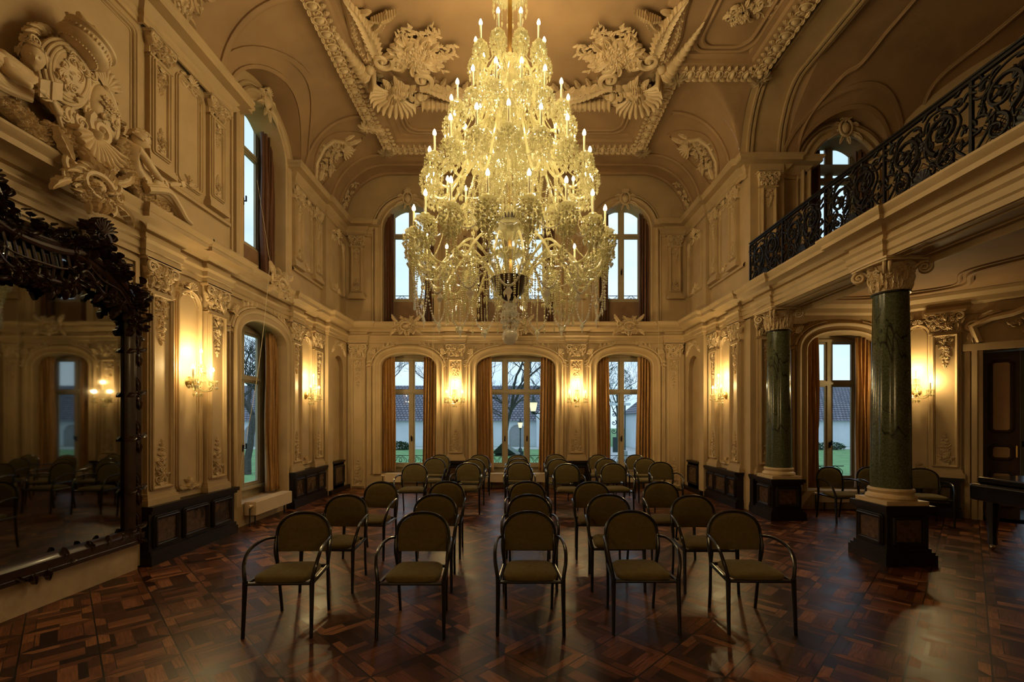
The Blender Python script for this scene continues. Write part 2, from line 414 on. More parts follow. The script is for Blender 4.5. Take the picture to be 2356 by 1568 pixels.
def wall_mesh(mb, x0, x1, z0, ztop, ops, depth=.42, y=0.0):
    zt = ztop if callable(ztop) else (lambda x: ztop)
    xs = {x0, x1}
    for o in ops:
        for i in range(41):
            a = pi*i/40; xs.add(o['c']-o['hw']*cos(a))
    k = x0
    while k < x1: xs.add(k); k += .12
    xs = sorted(x for x in xs if x0-1e-6 <= x <= x1+1e-6)
    for a, b in zip(xs, xs[1:]):
        if b-a < 1e-7: continue
        m = (a+b)/2; cur = [(z0, z0)]; segs = []
        lo = (z0, z0)
        for o in sorted([o for o in ops if abs(m-o['c']) < o['hw']], key=lambda o: o['z0']):
            segs.append((lo, (o['z0'], o['z0']))); lo = (az(o, a), az(o, b))
        segs.append((lo, (zt(a), zt(b))))
        for (l, h) in segs:
            if h[0]-l[0] < 1e-5 and h[1]-l[1] < 1e-5: continue
            mb.add([(a, y, l[0]), (b, y, l[1]), (b, y, h[1]), (a, y, h[0])], [(0, 1, 2, 3)])
    for o in ops:
        d = o.get('depth', depth); p = arch_path(o)
        mb.grid([[(q[0], y, q[1]) for q in p], [(q[0], y+d, q[1]) for q in p]])
        mb.add([(o['c']-o['hw'], y, o['z0']), (o['c']+o['hw'], y, o['z0']), (o['c']+o['hw'], y+d, o['z0']), (o['c']-o['hw'], y+d, o['z0'])], [(0, 1, 2, 3)])

ARCHI = [(.0, 0), (.0, .05), (.03, .07), (.06, .05), (.12, .05), (.14, .075), (.17, .085), (.20, .06), (.20, 0)]
THINM = [(-.03, 0), (-.028, .02), (-.018, .022), (-.012, .042), (.004, .046), (.012, .03), (.022, .026), (.028, .012), (.03, 0)]
def rrect(x0, x1, z0, z1, r=.08, top=None, n=6):      # panel outline; top: rise of an arched head
    pts = []
    def arc(cx, cz, a0, a1, rr=r):
        for i in range(n+1):
            a = a0+(a1-a0)*i/n; pts.append((cx+rr*cos(a), cz+rr*sin(a)))
    arc(x0+r, z0+r, pi, 1.5*pi); arc(x1-r, z0+r, 1.5*pi, 2*pi)
    if top:
        for i in range(13):
            a = pi*i/12; pts.append(((x0+x1)/2+(x1-x0)/2*cos(a), z1-top+top*sin(a)))
    else: arc(x1-r, z1-r, 0, pi/2); arc(x0+r, z1-r, pi/2, pi)
    return pts
def panel(wall, x0, x1, z0, z1, d=0., top=None, crest=True, foot=True, seed=1, big=False):
    mb = MB(); p = rrect(x0, x1, z0, z1, .07, top)
    mb.sweep(p, THINM, W(0, 0, d), True)
    pi_ = rrect(x0+.05, x1-.05, z0+.05, z1-.05, .05, top*.9 if top else None)
    mb.sweep(pi_, [(-.008, 0), (-.008, .01), (.008, .01), (.008, 0)], W(0, 0, d), True)
    mb.build('panel_moulding', 'plaster', wall)
    c = (x0+x1)/2; w = x1-x0
    if crest:
        mb = MB(); F = W(c, z1-.02, d)
        shell(mb, F, (0, .02), w*.26, .07, radians(15), radians(165), 9)
        for G in (F, flip(F)):
            scroll(mb, G, (w*.22, .0), w*.15, 1.2, pi, w*.035, 1); leaf(mb, G, (w*.1, .08), .3, w*.3, w*.16, .04, -.9)
            leaf(mb, G, (w*.38, .02), -.9, w*.34, w*.16, .05, -.9); leaf(mb, G, (w*.46, -.12), -1.6, w*.36, w*.1, .03, .4)
            rosette(mb, G, (w*.32, .05), w*.08, .04)
            if big: rosette(mb, G, (w*.46, -.05), w*.07, .04); scroll(mb, G, (w*.42, .06), w*.07, 1, 0, w*.02)
        mb.build('panel_crest', 'stucco', wall)
    if foot:
        mb = MB(); F = W(c, z0+.02, d)
        shell(mb, F, (0, -.04), min(w*.2, .12), .06, radians(10), radians(170), 7)
        for G in (F, flip(F)):
            scroll(mb, G, (w*.15, -.01), w*.09, 1.1, 0, w*.025, 1); leaf(mb, G, (w*.18, .0), .2, w*.24, w*.1, .03, -.5)
            leaf(mb, G, (w*.05, .05), 1.1, w*.2, w*.08, .03, -.8)
        leaf(mb, F, (0, .04), pi/2, w*.22, w*.1, .03)
        mb.build('panel_foot_ornament', 'stucco', wall)
def spandrels(wall, o, seed=3, d=0., sc=1.0):            # stucco sprays lying on the shoulders of an arch
    for sg in (-1, 1):
        mb = MB(); F0 = W(o['c'], 0, d)
        F = F0 if sg > 0 else flip(F0)
        hw = o['hw']; z = o['zs']; r = o['rise']
        rng = random.Random(seed)
        pts = []
        for i in range(9):
            a = radians(8+64*i/8); q = 2/o['p']
            pts.append(((hw+.24)*cos(a)**q, z+(r+.22)*sin(a)**q))
        ctube(mb, F, pts, lambda t: .02, w0=.05)
        for i, p in enumerate(pts):
            if i in (2, 3, 4): continue
            nx = .7; dirn = math.atan2(pts[min(8, i+1)][1]-pts[max(0, i-1)][1], pts[min(8, i+1)][0]-pts[max(0, i-1)][0])
            sgn = 1 if i > 4 else -1
            leaf(mb, F, p, dirn+(0 if sgn > 0 else pi)-.5*sgn, .2*sc, .1, .05, -.9*sgn, 3, 7)
            leaf(mb, F, p, dirn+(0 if sgn > 0 else pi)+.5*sgn, .15*sc, .08, .05, .9*sgn, 2, 6)
        k = pts[3]
        scroll(mb, F, (k[0]+.06, k[1]+.03), .1, 1.3, 0, .026, 1); scroll(mb, F, (k[0]-.10, k[1]+.10), .08, 1.2, 1, .02, -1)
        shell(mb, F, (k[0]+.02, k[1]-.02), .16, .09, radians(10), radians(100), 7)
        for j in range(5): rosette(mb, F, (k[0]+rng.uniform(-.14, .12), k[1]+rng.uniform(-.12, .14)), rng.uniform(.03, .05), .06, 5, rng.random())
        for j in range(7): leaf(mb, F, (k[0]+rng.uniform(-.05, .05), k[1]+rng.uniform(-.05, .05)), rng.uniform(-2.4, 2.4), .17, .07, .05, rng.uniform(-2, 2), 2, 6)
        mb.build('spandrel_ornament', 'stucco', wall)
def keystone(wall, x, z, s=1., d=.06):
    mb = MB(); F = W(x, z, d)
    dome(mb, F, (0, 0), .09*s, .12*s, .08*s, 10, 4); ctube(mb, F, [(.12*s*cos(a*pi/8), .16*s*sin(a*pi/8)) for a in range(17)], lambda t: .022*s, w0=.03)
    shell(mb, F, (0, .13*s), .12*s, .06)
    for G in (F, flip(F)):
        leaf(mb, G, (.08*s, -.08*s), -.2, .3*s, .1*s, .05*s, -.7); leaf(mb, G, (.08*s, .05*s), .6, .2*s, .09*s, .05*s, -1.4); scroll(mb, G, (.13*s, -.02*s), .06*s, 1.2, 0, .018*s)
        leaf(mb, G, (.03*s, -.12*s), -1.2, .2*s, .08*s, .04*s)
    mb.build('arch_keystone', 'stucco', wall)
def wall_obj(name, loc, rz, x0, x1, z0, zt, ops, mat='plaster'):
    mb = MB(); wall_mesh(mb, x0, x1, z0, zt, ops)
    return struct(mb.build(name, mat, loc=loc, rz=rz, smooth=True, auto=30))
def dress(wall, ops, seed=0):
    for i, o in enumerate(ops):
        mb = MB(); mb.sweep(arch_path(o), ARCHI, W())
        mb.sweep(arch_path(o), [(.235, 0), (.235, .03), (.255, .04), (.275, .03), (.275, 0)], W())
        mb.build('arch_moulding', 'plaster', wall)
        if o['z0'] < 2: spandrels(wall, o, seed+i)
        else: keystone(wall, o['c'], o['zs']+o['rise']+.12)

LOW_Z0, LOW_ZS, LOW_R = .36, 3.10, .36
def low(c, hw=.71): return arch(c, hw, LOW_Z0, LOW_ZS, LOW_R, 2.3)
def up(c, hw=.66): return arch(c, hw, 4.26, 6.62, .67, 2.0)
# ---- end wall
opsB = [low(-2.77), low(0, 1.01), low(2.80), up(-2.77), up(0, 1.0), up(2.80)]
opsB[4]['rise'] = .78; opsB[4]['zs'] = 6.51
wb = wall_obj('wall_back', (0, YB, 0), 0, -4.5, 4.5, 0, lambda x: max(vault_z(x), ZS), opsB)
dress(wb, opsB, 10)
# ---- left wall (local x = world Y)
lun = arch(8.1, 1.12, 6.75, 6.75, .92, 2.0)
def ztl(x): return az(lun, x) if abs(x-8.1) < 1.12 else ZS
opsL = [low(8.1, .74), up(8.1, .68)]
wl = wall_obj('wall_left', (XL, 0, 0), pi/2, -2.2, 11.72, 0, ztl, opsL)
dress(wl, opsL, 20)
# ---- right wall far bay (local x = -world Y)
wr = wall_obj('wall_right', (XR, 0, 0), -pi/2, -11.72, -8.9, 0, ZS, [])
# ---- alcove wall, its chamfer and the wall beyond
wa = wall_obj('wall_alcove', (0, YA, 0), 0, 4.5, 7.25, 0, ZS+.0, [low(6.4, .71), up(6.4, .64)])
dress(wa, [low(6.4, .71), up(6.4, .64)], 30)
DC = 2.31                       # door centre along the chamfer
door_op = dict(c=DC, hw=.95, z0=0, zs=2.96, rise=.001, p=2.0, depth=.5)
wc = wall_obj('wall_chamfer', (7.2, YA, 0), -pi/4, 0, 4.2, 0, 8.4, [door_op])
# ---- behind the camera and outer right
mb = MB(); mb.box(-4.6, 10.6, -2.4, -2.2, 0, 8.4); struct(mb.build('wall_rear', 'plaster', smooth=False))
mb = MB(); mb.box(10.15, 10.3, -2.2, 6.1, 0, 8.4); struct(mb.build('wall_outer_right', 'plaster', smooth=False))
# ---- end bays: shallow piers in front of the side walls with a round-headed niche
for sg, nm in ((-1, 'left'), (1, 'right')):
    mb = MB(); o = arch(0.0, .36, .74, 2.95, .36, 2.0); o['depth'] = .13
    wall_mesh(mb, -.62, .62, 0, 4.0, [o])
    for x in (-.62, .62): mb.add([(x, 0, 0), (x, .17, 0), (x, .17, 4.0), (x, 0, 4.0)], [(0, 1, 2, 3)])
    mb.add([(-.36, .13, .7), (.36, .13, .7), (.36, .13, 3.4), (-.36, .13, 3.4)], [(0, 1, 2, 3)])
    w = struct(mb.build('wall_end_bay_'+nm, 'plaster', loc=(sg*4.33, 11.1, 0), rz=-sg*pi/2, auto=30))
    mb = MB(); F = W(0, 3.52, 0)
    for G in (F, flip(F)):
        for k in range(5): rosette(mb, G, (.04+k*.08, .08-k*k*.012), .045, .05)
        leaf(mb, G, (.05, .1), .2, .22, .1, .05, -.8); leaf(mb, G, (.3, .0), -1.2, .22, .09, .04, .5); scroll(mb, G, (.2, .0), .06, 1, 0, .018)
    mb.build('niche_garland', 'stucco', w)
    mb = MB(); mb.box(-.6, .6, -.07, -.001, 0, .1); mb.box(-.34, .34, .0, .125, .0, .74); mb.box(-.36, .36, -.03, .12, .70, .745)
    nd = mb.build('niche_dado', 'darkwood', w, smooth=False)
    mb = MB(); mb.box(-.26, .26, -.012, .001, .22, .6); mb.build('niche_panel', 'redmarble', nd, smooth=False)
    mb = MB(); mb.sweep(rrect(-.28, .28, .2, .62, .01), THINM, W(0, 0, 0), True); mb.build('niche_panel_frame', 'darkwood', nd)
# ---- floor
mb = MB(); mb.add([(-4.7, -2.4, 0), (10.4, -2.4, 0), (10.4, 12.3, 0), (-4.7, 12.3, 0)], [(0, 1, 2, 3)])
struct(mb.build('floor', 'floor', smooth=False))

# ---- entablature at gallery level, swept in plan with breaks over the pilasters
ENT = [(0, 3.71), (.035, 3.71), (.035, 3.77), (.055, 3.79), (.055, 3.86), (.085, 3.89), (.085, 3.905), (.03, 3.915), (.03, 3.985), (.075, 4.0), (.10, 4.03), (.135, 4.055), (.25, 4.075), (.25, 4.13), (.265, 4.145), (.285, 4.165), (.30, 4.19), (.30, 4.215), (0, 4.225)]
def plan_sweep(mb, path, prof, closed=False):
    # the room lies on the right-hand side of the path
    mb.sweep(path, [(-a, b) for a, b in prof], lambda x, y, z: (x, y, z), closed)
def jogs(L, axis, base, sg, j=.07):     # L: list of (a, b) pilaster spans along the run; returns plan points
    out = []
    for a, b in L:
        for q, off in ((a, 0), (a, j), (b, j), (b, 0)):
            out.append((base+sg*off, q) if axis == 'y' else (q, base+sg*off))
    return out
path = [(XL, -2.2)] + jogs([(1.6, 2.1), (5.43, 5.93), (6.5, 6.98), (8.98, 9.4), (10.02, 10.4)], 'y', XL, 1) + [(XL, 10.48), (-4.33, 10.48), (-4.33, YB)] \
     + jogs([(-4.28, -3.83), (-1.78, -1.32), (1.32, 1.78), (3.83, 4.28)], 'x', YB, -1) + [(4.33, YB), (4.33, 10.48), (XR, 10.48)] \
     + jogs([(10.4, 10.02), (9.4, 8.98)], 'y', XR, -1) + jogs([(8.4, 7.9), (6.0, 5.5), (2.4, 1.9)], 'y', XR, -1, .05) + [(XR, -2.2)]
mb = MB(); plan_sweep(mb, path, ENT); tr1 = struct(mb.build('trim_1', 'plaster', auto=30))
# stucco cartouches hanging over the ledge edge
def cartouche(name, label, loc, rz, s=1., seed=1):
    t = thing(name, label, 'cartouche', loc, rz, 'stucco cartouches on the gallery ledge')
    mb = MB(); F = W(0, 0, 0)
    dome(mb, F, (.02*s, -.01*s), .10*s, .075*s, .10*s, 14, 4, .3); mb.build('boss', 'stucco', t)
    mb = MB(); F1 = W(0, 0, .03*s); rg = random.Random(seed)
    ctube(mb, F1, [(.02*s+.14*s*cos(.4+a*pi/8), -.01*s+.105*s*sin(.4+a*pi/8)) for a in range(14)], lambda q: s*(.030-.012*q), w0=.04*s)
    for k in range(9): a = .5+k*.32; leaf(mb, F1, (.02*s+.12*s*cos(a), .10*s*sin(a)), a+.35, (.15+.05*sin(k*2))*s, .09*s, .07*s, .9, 3, 10)
    for (c, r, a0, d) in (((-.19, .05), .09, 2.2, 1), ((.2, .08), .075, .4, -1), ((.15, -.12), .08, 5, 1), ((-.12, -.13), .07, 3, -1), ((-.24, -.05), .05, 1, 1), ((.27, .0), .045, 2, 1)): scroll(mb, F1, (c[0]*s, c[1]*s), r*s, 1.5, a0, r*.27*s, d)
    for (c, a, L, w_, cu) in (((-.2, .1), 2.6, .26, .12, -.9), ((.2, .12), .4, .28, .12, .8), ((.22, -.08), -.3, .24, .1, -.8), ((-.22, -.08), 3.5, .24, .1, .9), ((0, -.10), -1.7, .15, .09, .5), ((.06, -.12), -1.2, .12, .07, -.8), ((-.05, .12), 1.8, .17, .09, .8), ((.1, .12), 1.2, .18, .1, -.8)): leaf(mb, F1, (c[0]*s, c[1]*s), a, L*s, w_*s, .07*s, cu, 4, 12)
    cluster(mb, W(0, -.02*s, 0), .60*s, .36*s, seed, 60, .09*s)
    mb.build('scrollwork', 'stucco', t); return t
cartouche('cartouche', 'stucco cartouche on the ledge right of the big mirror crest, below the relief figures', (-4.22, 4.5, 4.08), pi/2, 1.1, 2)
cartouche('cartouche', 'stucco cartouche on the ledge over the left wall arched window', (-4.24, 8.1, 4.16), pi/2, 1., 3)
cartouche('cartouche', 'stucco cartouche on the end wall ledge over the left window', (-2.77, 11.44, 4.10), 0, 1., 4)
cartouche('cartouche', 'stucco cartouche on the end wall ledge behind the crystal globe', (.06, 11.44, 4.10), 0, 1., 5)
cartouche('cartouche', 'stucco cartouche on the end wall ledge over the right window', (2.82, 11.44, 4.10), 0, 1., 6)

# ---- gallery: beam, slab, lower ceiling
mb = MB(); mb.box(4.5, 4.98, -2.2, 8.9, 3.70, 4.2)
for x in (4.62, 4.86): mb.box(x-.02, x+.02, -2.2, 8.9, 3.685, 3.705)
struct(mb.build('trim_2', 'plaster', smooth=False))
mb = MB(); mb.add([(4.9, -2.2, 4.02), (10.3, -2.2, 4.02), (10.3, 9.0, 4.02), (4.9, 9.0, 4.02)], [(0, 1, 2, 3)])
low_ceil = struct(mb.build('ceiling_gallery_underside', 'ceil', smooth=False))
mb = MB(); mb.box(4.5, 10.3, -2.2, 9.0, 4.1, 4.2); struct(mb.build('floor_gallery', 'plaster', smooth=False))
def wavy(mb, ctrl, z, r=.03, n=8, closed=True):      # curving ceiling mouldings, z is the ceiling level
    P = cat_spline([(a, b, 0) for a, b in (ctrl+[ctrl[0]] if closed else ctrl)], n)
    if closed: P = P[:-1]
    mb.sweep([(p.x, p.y) for p in P], [(-r, 0), (-r*.8, r*.7), (0, r), (r*.8, r*.7), (r, 0)], lambda x, y, w: (x, y, z-w), closed)
mb = MB()
for k, s in ((0, .05), (.16, .03)):
    wavy(mb, [(5.3+k, 8.4-k), (6.2, 8.55-k), (7.0-k, 8.3-k), (7.5-k, 7.6), (7.0-k, 6.9), (7.2-k, 6.0), (6.8-k, 5.2+k), (6.0, 4.9+k), (5.4+k, 5.4+k), (5.6+k, 6.6), (5.3+k, 7.6)], 4.02, s)
    wavy(mb, [(5.4+k, 4.2-k), (6.4, 4.4-k), (7.2-k, 3.8), (7.4-k, 2.4), (6.4, 1.6+k), (5.4+k, 2.2)], 4.02, s)
wavy(mb, [(6.9, 3.3), (7.6, 3.0), (7.8, 2.4), (7.3, 2.1), (6.8, 2.6)], 4.02, .06)
mb.build('ceiling_moulding', 'ceil', low_ceil)
# architrave of the alcove, under the gallery
AL = [(0, 3.62), (.03, 3.62), (.05, 3.70), (.05, 3.78), (.10, 3.82), (.12, 3.90), (.22, 3.96), (.24, 4.015), (0, 4.015)]
mb = MB(); plan_sweep(mb, [(4.98, -2.2), (4.98, 8.9)][::-1], AL); plan_sweep(mb, [(4.98, YA), (7.2, YA), (9.9, YA-2.7)], AL)
struct(mb.build('trim_3', 'plaster', auto=30))

# ---- upper entablature
UENT = [(0, 6.45), (.03, 6.45), (.03, 6.50), (.05, 6.52), (.05, 6.58), (.09, 6.62), (.12, 6.66), (.24, 6.68), (.24, 6.73), (.27, 6.76), (.27, 6.80), (0, 6.81)]
mb = MB()
plan_sweep(mb, [(XL, -2.2), (XL, 5.4), (XL+.07, 5.4), (XL+.07, 6.98), (XL, 6.98), (XL, 7.1), (XL-.1, 7.1)], UENT)
plan_sweep(mb, [(XL-.1, 9.1), (XL, 9.1), (XL+.06, 9.1), (XL+.06, 10.4), (XL, 10.4), (XL, 10.48), (-4.38, 10.48), (-4.38, YB), (-4.30, YB), (-4.30, YB-.06), (-3.86, YB-.06), (-3.86, YB), (-3.74, YB), (-3.74, YB+.1)], UENT)
plan_sweep(mb, [(-1.8, YB+.1), (-1.8, YB), (-1.78, YB), (-1.78, YB-.06), (-1.30, YB-.06), (-1.30, YB+.1)], UENT)
plan_sweep(mb, [(1.30, YB+.1), (1.30, YB-.06), (1.78, YB-.06), (1.78, YB), (1.8, YB), (1.8, YB+.1)], UENT)
plan_sweep(mb, [(3.74, YB+.1), (3.74, YB), (3.86, YB), (3.86, YB-.06), (4.30, YB-.06), (4.30, YB), (4.38, YB), (4.38, 10.48), (XR, 10.48), (XR, 10.4), (XR-.06, 10.4), (XR-.06, 8.95), (XR, 8.9), (4.5, 8.84), (5.2, 8.84), (5.2, YA), (5.62, YA), (5.62, YA+.1)], UENT)
plan_sweep(mb, [(7.16, YA+.1), (7.2, YA), (10.0, YA-2.8)], UENT)
struct(mb.build('trim_4', 'plaster', auto=30))
# base mouldings of the upper order
mb = MB(); UB = [(0, 4.76), (.05, 4.76), (.05, 4.80), (.02, 4.84), (0, 4.84)]
plan_sweep(mb, [(XL, -2.2), (XL, 7.1)], UB); plan_sweep(mb, [(XL, 9.1), (XL, 10.48)], UB); plan_sweep(mb, [(XR, 10.48), (XR, 8.9)], UB)
struct(mb.build('trim_5', 'plaster', auto=30))
# upper end bays
for sg, nm in ((-1, 'left'), (1, 'right')):
    mb = MB(); wall_mesh(mb, -.62, .62, 4.2, ZS, [])
    for x in (-.62, .62): mb.add([(x, 0, 4.2), (x, .2, 4.2), (x, .2, ZS), (x, 0, ZS)], [(0, 1, 2, 3)])
    w = struct(mb.build('wall_upper_bay_'+nm, 'plaster', loc=(sg*4.38, 11.1, 0), rz=-sg*pi/2, auto=30))
    panel(w, -.4, .42, 4.85, 6.2, 0, None, True, True, 7)

# ---- vault
def cove_pt(sg, y, t, d=0.):            # t 0..1 from springing to flat ceiling, d out of the surface into the room
    a = t*pi/2; nx, nz = -cos(a)/AX, -sin(a)/(ZC-ZS); l = sqrt(nx*nx+nz*nz)
    return (sg*(CX+AX*cos(a)+nx/l*d), y, ZS+(ZC-ZS)*sin(a)+nz/l*d)
def tz(z): return math.asin(max(0, min(1, (z-ZS)/(ZC-ZS))))/(pi/2)
mb = MB()
ys = [-2.2+.4*i for i in range(23)]+[6.98]
mb.grid([[cove_pt(-1, y, k/16) for k in range(17)] for y in ys])
lx = [8.1-1.12*cos(pi*i/30) for i in range(31)]
rows = []
for y in lx:
    t0 = tz(az(lun, y)); rows.append([cove_pt(-1, y, t0+(1-t0)*k/16) for k in range(17)])
mb.grid(rows); mb.grid([[(XL-.02, y, az(lun, y)) for y in lx], [cove_pt(-1, y, tz(az(lun, y))) for y in lx]])
mb.grid([[cove_pt(-1, y, k/16) for k in range(17)] for y in (9.22, 10, 10.8, 11.75)])
mb.grid([[cove_pt(1, y, k/16) for k in range(17)] for y in (8.9, 10, 10.8, 11.75)])
mb.grid([[(CX+AX*cos(a*pi/40), YA-.75+.75*cos(b*pi/40), max(ZS+(ZC-ZS)*sin(a*pi/40), ZS+(ZC-ZS)*sin(b*pi/40))) for b in range(21)] for a in range(21)])
mb.add([(-CX, -2.2, ZC), (CX, -2.2, ZC), (CX, 11.75, ZC), (-CX, 11.75, ZC)], [(0, 1, 2, 3)])
mb.add([(CX, -2.2, ZC), (4.62, -2.2, ZC), (4.62, YA-.75, ZC), (CX, YA-.75, ZC)], [(0, 1, 2, 3)])
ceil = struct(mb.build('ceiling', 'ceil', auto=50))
mb = MB(); mb.box(-4.9, 4.7, -2.6, 12.1, 8.6, 8.8); mb.box(4.7, 11, -2.6, 9.3, 8.6, 8.8); struct(mb.build('ceiling_leak_slab', 'ceil', smooth=False))  # unseen slab added above the vaults to block sky light leaks
def cove_M(sg, y0, t0, ml=1.95):        # ornament mapping: u along the wall, v metres up the cove
    return lambda u, v, w: cove_pt(sg, y0+u, t0+v/ml, w)
RIB = [(-.05, 0), (-.05, .03), (-.03, .045), (.03, .045), (.05, .03), (.05, 0)]
mb = MB()
def rib(sg, y, lo=0.): mb.sweep([(0, v*1.95/14+lo) for v in range(15)], RIB, cove_M(sg, y, 0))
for sg, yy in ((-1, (6.75, 9.42, 10.78, 11.2, 11.6)), (1, (9.3, 10.78, 11.2, 11.6))):
    for y in yy: rib(sg, y)
for y in (10.78, 11.2, 11.6): mb.sweep([(-CX, y), (CX, y)], RIB, lambda x, yy, w: (x, yy, ZC-w))
# lunette arch band on the left cove
o2 = arch(0, 1.2, 0, 0, 1.0, 2.0)
def zmap(u, v, w): return cove_pt(-1, 8.1+u, tz(ZS+v), w)
for hw, r in ((1.16, .95), (1.42, 1.16)):
    mb.sweep([(-hw*cos(pi*i/24), r*sin(pi*i/24)) for i in range(25)], [(-.025, 0), (-.025, .03), (.025, .03), (.025, 0)], zmap)
# horizontal mouldings along the springing and crown
for t in (.12, 1.88):
    mb.sweep([(-9, t), (-2.4+.9, t)], [(-.02, 0), (-.02, .025), (.02, .025), (.02, 0)], cove_M(-1, 8.1, 0))
mb.build('vault_rib', 'ceil', ceil)
# kite shaped spandrel reliefs on the coves
for sg, yc in ((-1, 10.1), (1, 10.05)):
    mb = MB(); F = cove_M(sg, yc, 0)
    out = [(.0, .06), (-.32, .35), (-.5, .85), (-.42, 1.25), (-.05, 1.78), (.33, 1.3), (.42, .9), (.25, .4)]
    P = cat_spline([(a, b, 0) for a, b in out+[out[0]]], 5)[:-1]
    mb.sweep([(p.x, p.y) for p in P], [(-.03, 0), (-.03, .03), (.03, .03), (.03, 0)], F, True); mb.build('spandrel_frame', 'ceil', ceil)
    mb = MB()
    ctube(mb, F, [(.12, 1.2), (-.1, 1.28), (-.3, 1.12), (-.36, .85), (-.33, .5), (-.2, .25), (0, .14)], lambda t: .05*(1-.3*t), 7)
    shell(mb, F, (.05, 1.18), .24, .12, radians(-30), radians(150), 9); scroll(mb, F, (-.2, 1.1), .12, 1.3, 0, .035)
    for i in range(9): leaf(mb, F, (-.34+.02*i, .9-.09*i), pi+.3*i, .14, .09, .05, .8, 2, 6)
    Fc = (lambda F: lambda u, v, w: F(u+.02, v+.78, w))(F); cluster(mb, Fc, .5, .7, 5, 46, .07)
    leaf(mb, F, (.05, 1.35), 1.4, .35, .12, .06, .4); leaf(mb, F, (-.1, 1.35), 1.9, .25, .1, .05, -.5); leaf(mb, F, (.2, 1.3), .9, .2, .09, .05, .6)
    leaf(mb, F, (0, .3), 1.7, .3, .12, .06)
    scroll(mb, F, (.08, .42), .1, 1.3, 1, .03)
    mb.build('spandrel_relief', 'stucco', ceil)
    # basket reliefs on the end pieces beside it
    mb = MB(); F = cove_M(sg, 11.4, 0); Fc = (lambda F: lambda u, v, w: F(u, v+.62, w))(F)
    cluster(mb, Fc, .42, .95, 8, 46, .06); mb.build('vault_bouquet', 'stucco', ceil)
# near left cove bouquet (top left of the picture)
mb = MB(); F = cove_M(-1, 5.85, 0); Fc = lambda u, v, w: F(u, v+.8, w)
cluster(mb, Fc, .62, 1.5, 18, 110, .09); mb.build('vault_bouquet', 'stucco', ceil)
mb = MB(); F = cove_M(-1, 6.9, 0)
mb.sweep([(-4, .3), (-1.6, .3), (-1.2, .5), (-1.15, 1.2), (-1.4, 1.6), (-4, 1.65)], THINM, F); mb.build('vault_panel_moulding', 'ceil', ceil)

# ---- egg-and-dart frame and inner frames on the flat ceiling
def ceilF(x, y, w): return (x, y, ZC-w)
fr = [(-3.12, -2.2), (-3.12, 9.55), (-2.98, 9.55), (-2.98, 10.45), (2.92, 10.45), (2.92, 8.2), (4.42, 8.2), (4.42, -2.2)]
def side(path, prof): mb.sweep(path, [(-a, b) for a, b in prof], ceilF)
side(fr, [(-.05, 0), (-.05, .10), (0, .15), (.04, .16), (.19, .16), (.23, .12), (.30, .10), (.33, .05), (.42, .04), (.44, 0)])
frame = struct(mb.build('trim_6', 'ceil', auto=30))
mb = MB(); rng = random.Random(4)
for (a, b) in zip(fr, fr[1:]):
    d = Vector((b[0]-a[0], b[1]-a[1])); L = d.length; d.normalize(); nrm = Vector((d.y, -d.x))
    n = int(L/.125)
    if L < .3: continue
    for i in range(n):
        p = Vector(a)+d*(L*(i+.5)/n)+nrm*.115
        if p.y < 3.5: continue
        F = (lambda p, d, nrm: lambda u, v, w: (p.x+d.x*u+nrm.x*v, p.y+d.y*u+nrm.y*v, ZC-.155-w))(p, d, nrm)
        if i % 2: dome(mb, F, (0, -.01), .05, .075, .06, 8, 3); ctube(mb, F, [(.072*cos(q*pi/5), -.01+.10*sin(q*pi/5)) for q in range(11)], lambda t: .014, 5, .01)
        else: scroll(mb, F, (0, .03), .05, 1.1, 0, .014, 1); scroll(mb, F, (0, -.04), .04, 1.1, 2, .012, -1)
        leaf(mb, F, (-.06, -.12), 0, .12, .07, .04); leaf(mb, F, (0, .10), 1.57, .09, .07, .04)
    for c in (a, b):
        if c[1] < 0: continue
        F = (lambda c: lambda u, v, w: (c[0]+u, c[1]+v, ZC-.15-w))(c)
        for q in range(8): leaf(mb, F, (0, 0), q*pi/4+.2, .2, .12, .06, .5, 2, 6)
mb.build('egg_and_dart', 'stucco', frame)
mb = MB()
def frect(x0, x1, y0, y1, r=.22, prof=((-.03, 0), (-.03, .03), (0, .045), (.03, .03), (.03, 0)), ex=0):
    mb.sweep(rrect(x0, x1, y0, y1, r), list(prof), ceilF, True)
for k in (0, .09): frect(-2.4+k, 2.35-k, 9.05+k, 9.95-k, .25)
for k in (0, .09): frect(2.98+k, 4.0-k, 3.0, 7.75-k, .25)
frect(-2.98, -2.78, 0, 8.3, .06)
mb.build('ceiling_panel_moulding', 'ceil', frame)
# great inner frame, bowed at the ends
mb = MB()
inner = cat_spline([(-2.5, -2.2, 0), (-2.5, 3, 0), (-2.5, 6.5, 0), (-2.62, 7.6, 0), (-2.35, 8.5, 0), (-1.6, 8.62, 0), (-.8, 8.98, 0), (0, 9.08, 0), (.8, 8.98, 0), (1.6, 8.62, 0), (2.35, 8.5, 0), (2.62, 7.6, 0), (2.5, 6.5, 0), (2.5, 3, 0), (2.5, -2.2, 0)], 8)
ip = [(p.x, p.y) for p in inner]
side(ip, [(-.10, 0), (-.10, .05), (-.06, .08), (.08, .08), (.12, .05), (.2, .04), (.22, 0)])
mb2 = MB()
for i in range(0, len(ip)-1):
    if ip[i][1] < 4: continue
    a, b = Vector(ip[i]), Vector(ip[i+1]); L = (b-a).length; n = max(1, int(L/.13))
    for k in range(n):
        p = a+(b-a)*(k/n); rosette(mb2, (lambda p: lambda u, v, w: (p.x+u, p.y+v, ZC-.075-w))(p), (rng.uniform(-.02, .02), rng.uniform(-.02, .02)), .055, .04, 4, k)
inn = struct(mb.build('trim_7', 'ceil', auto=30)); mb2.build('leaf_band', 'stucco', inn)
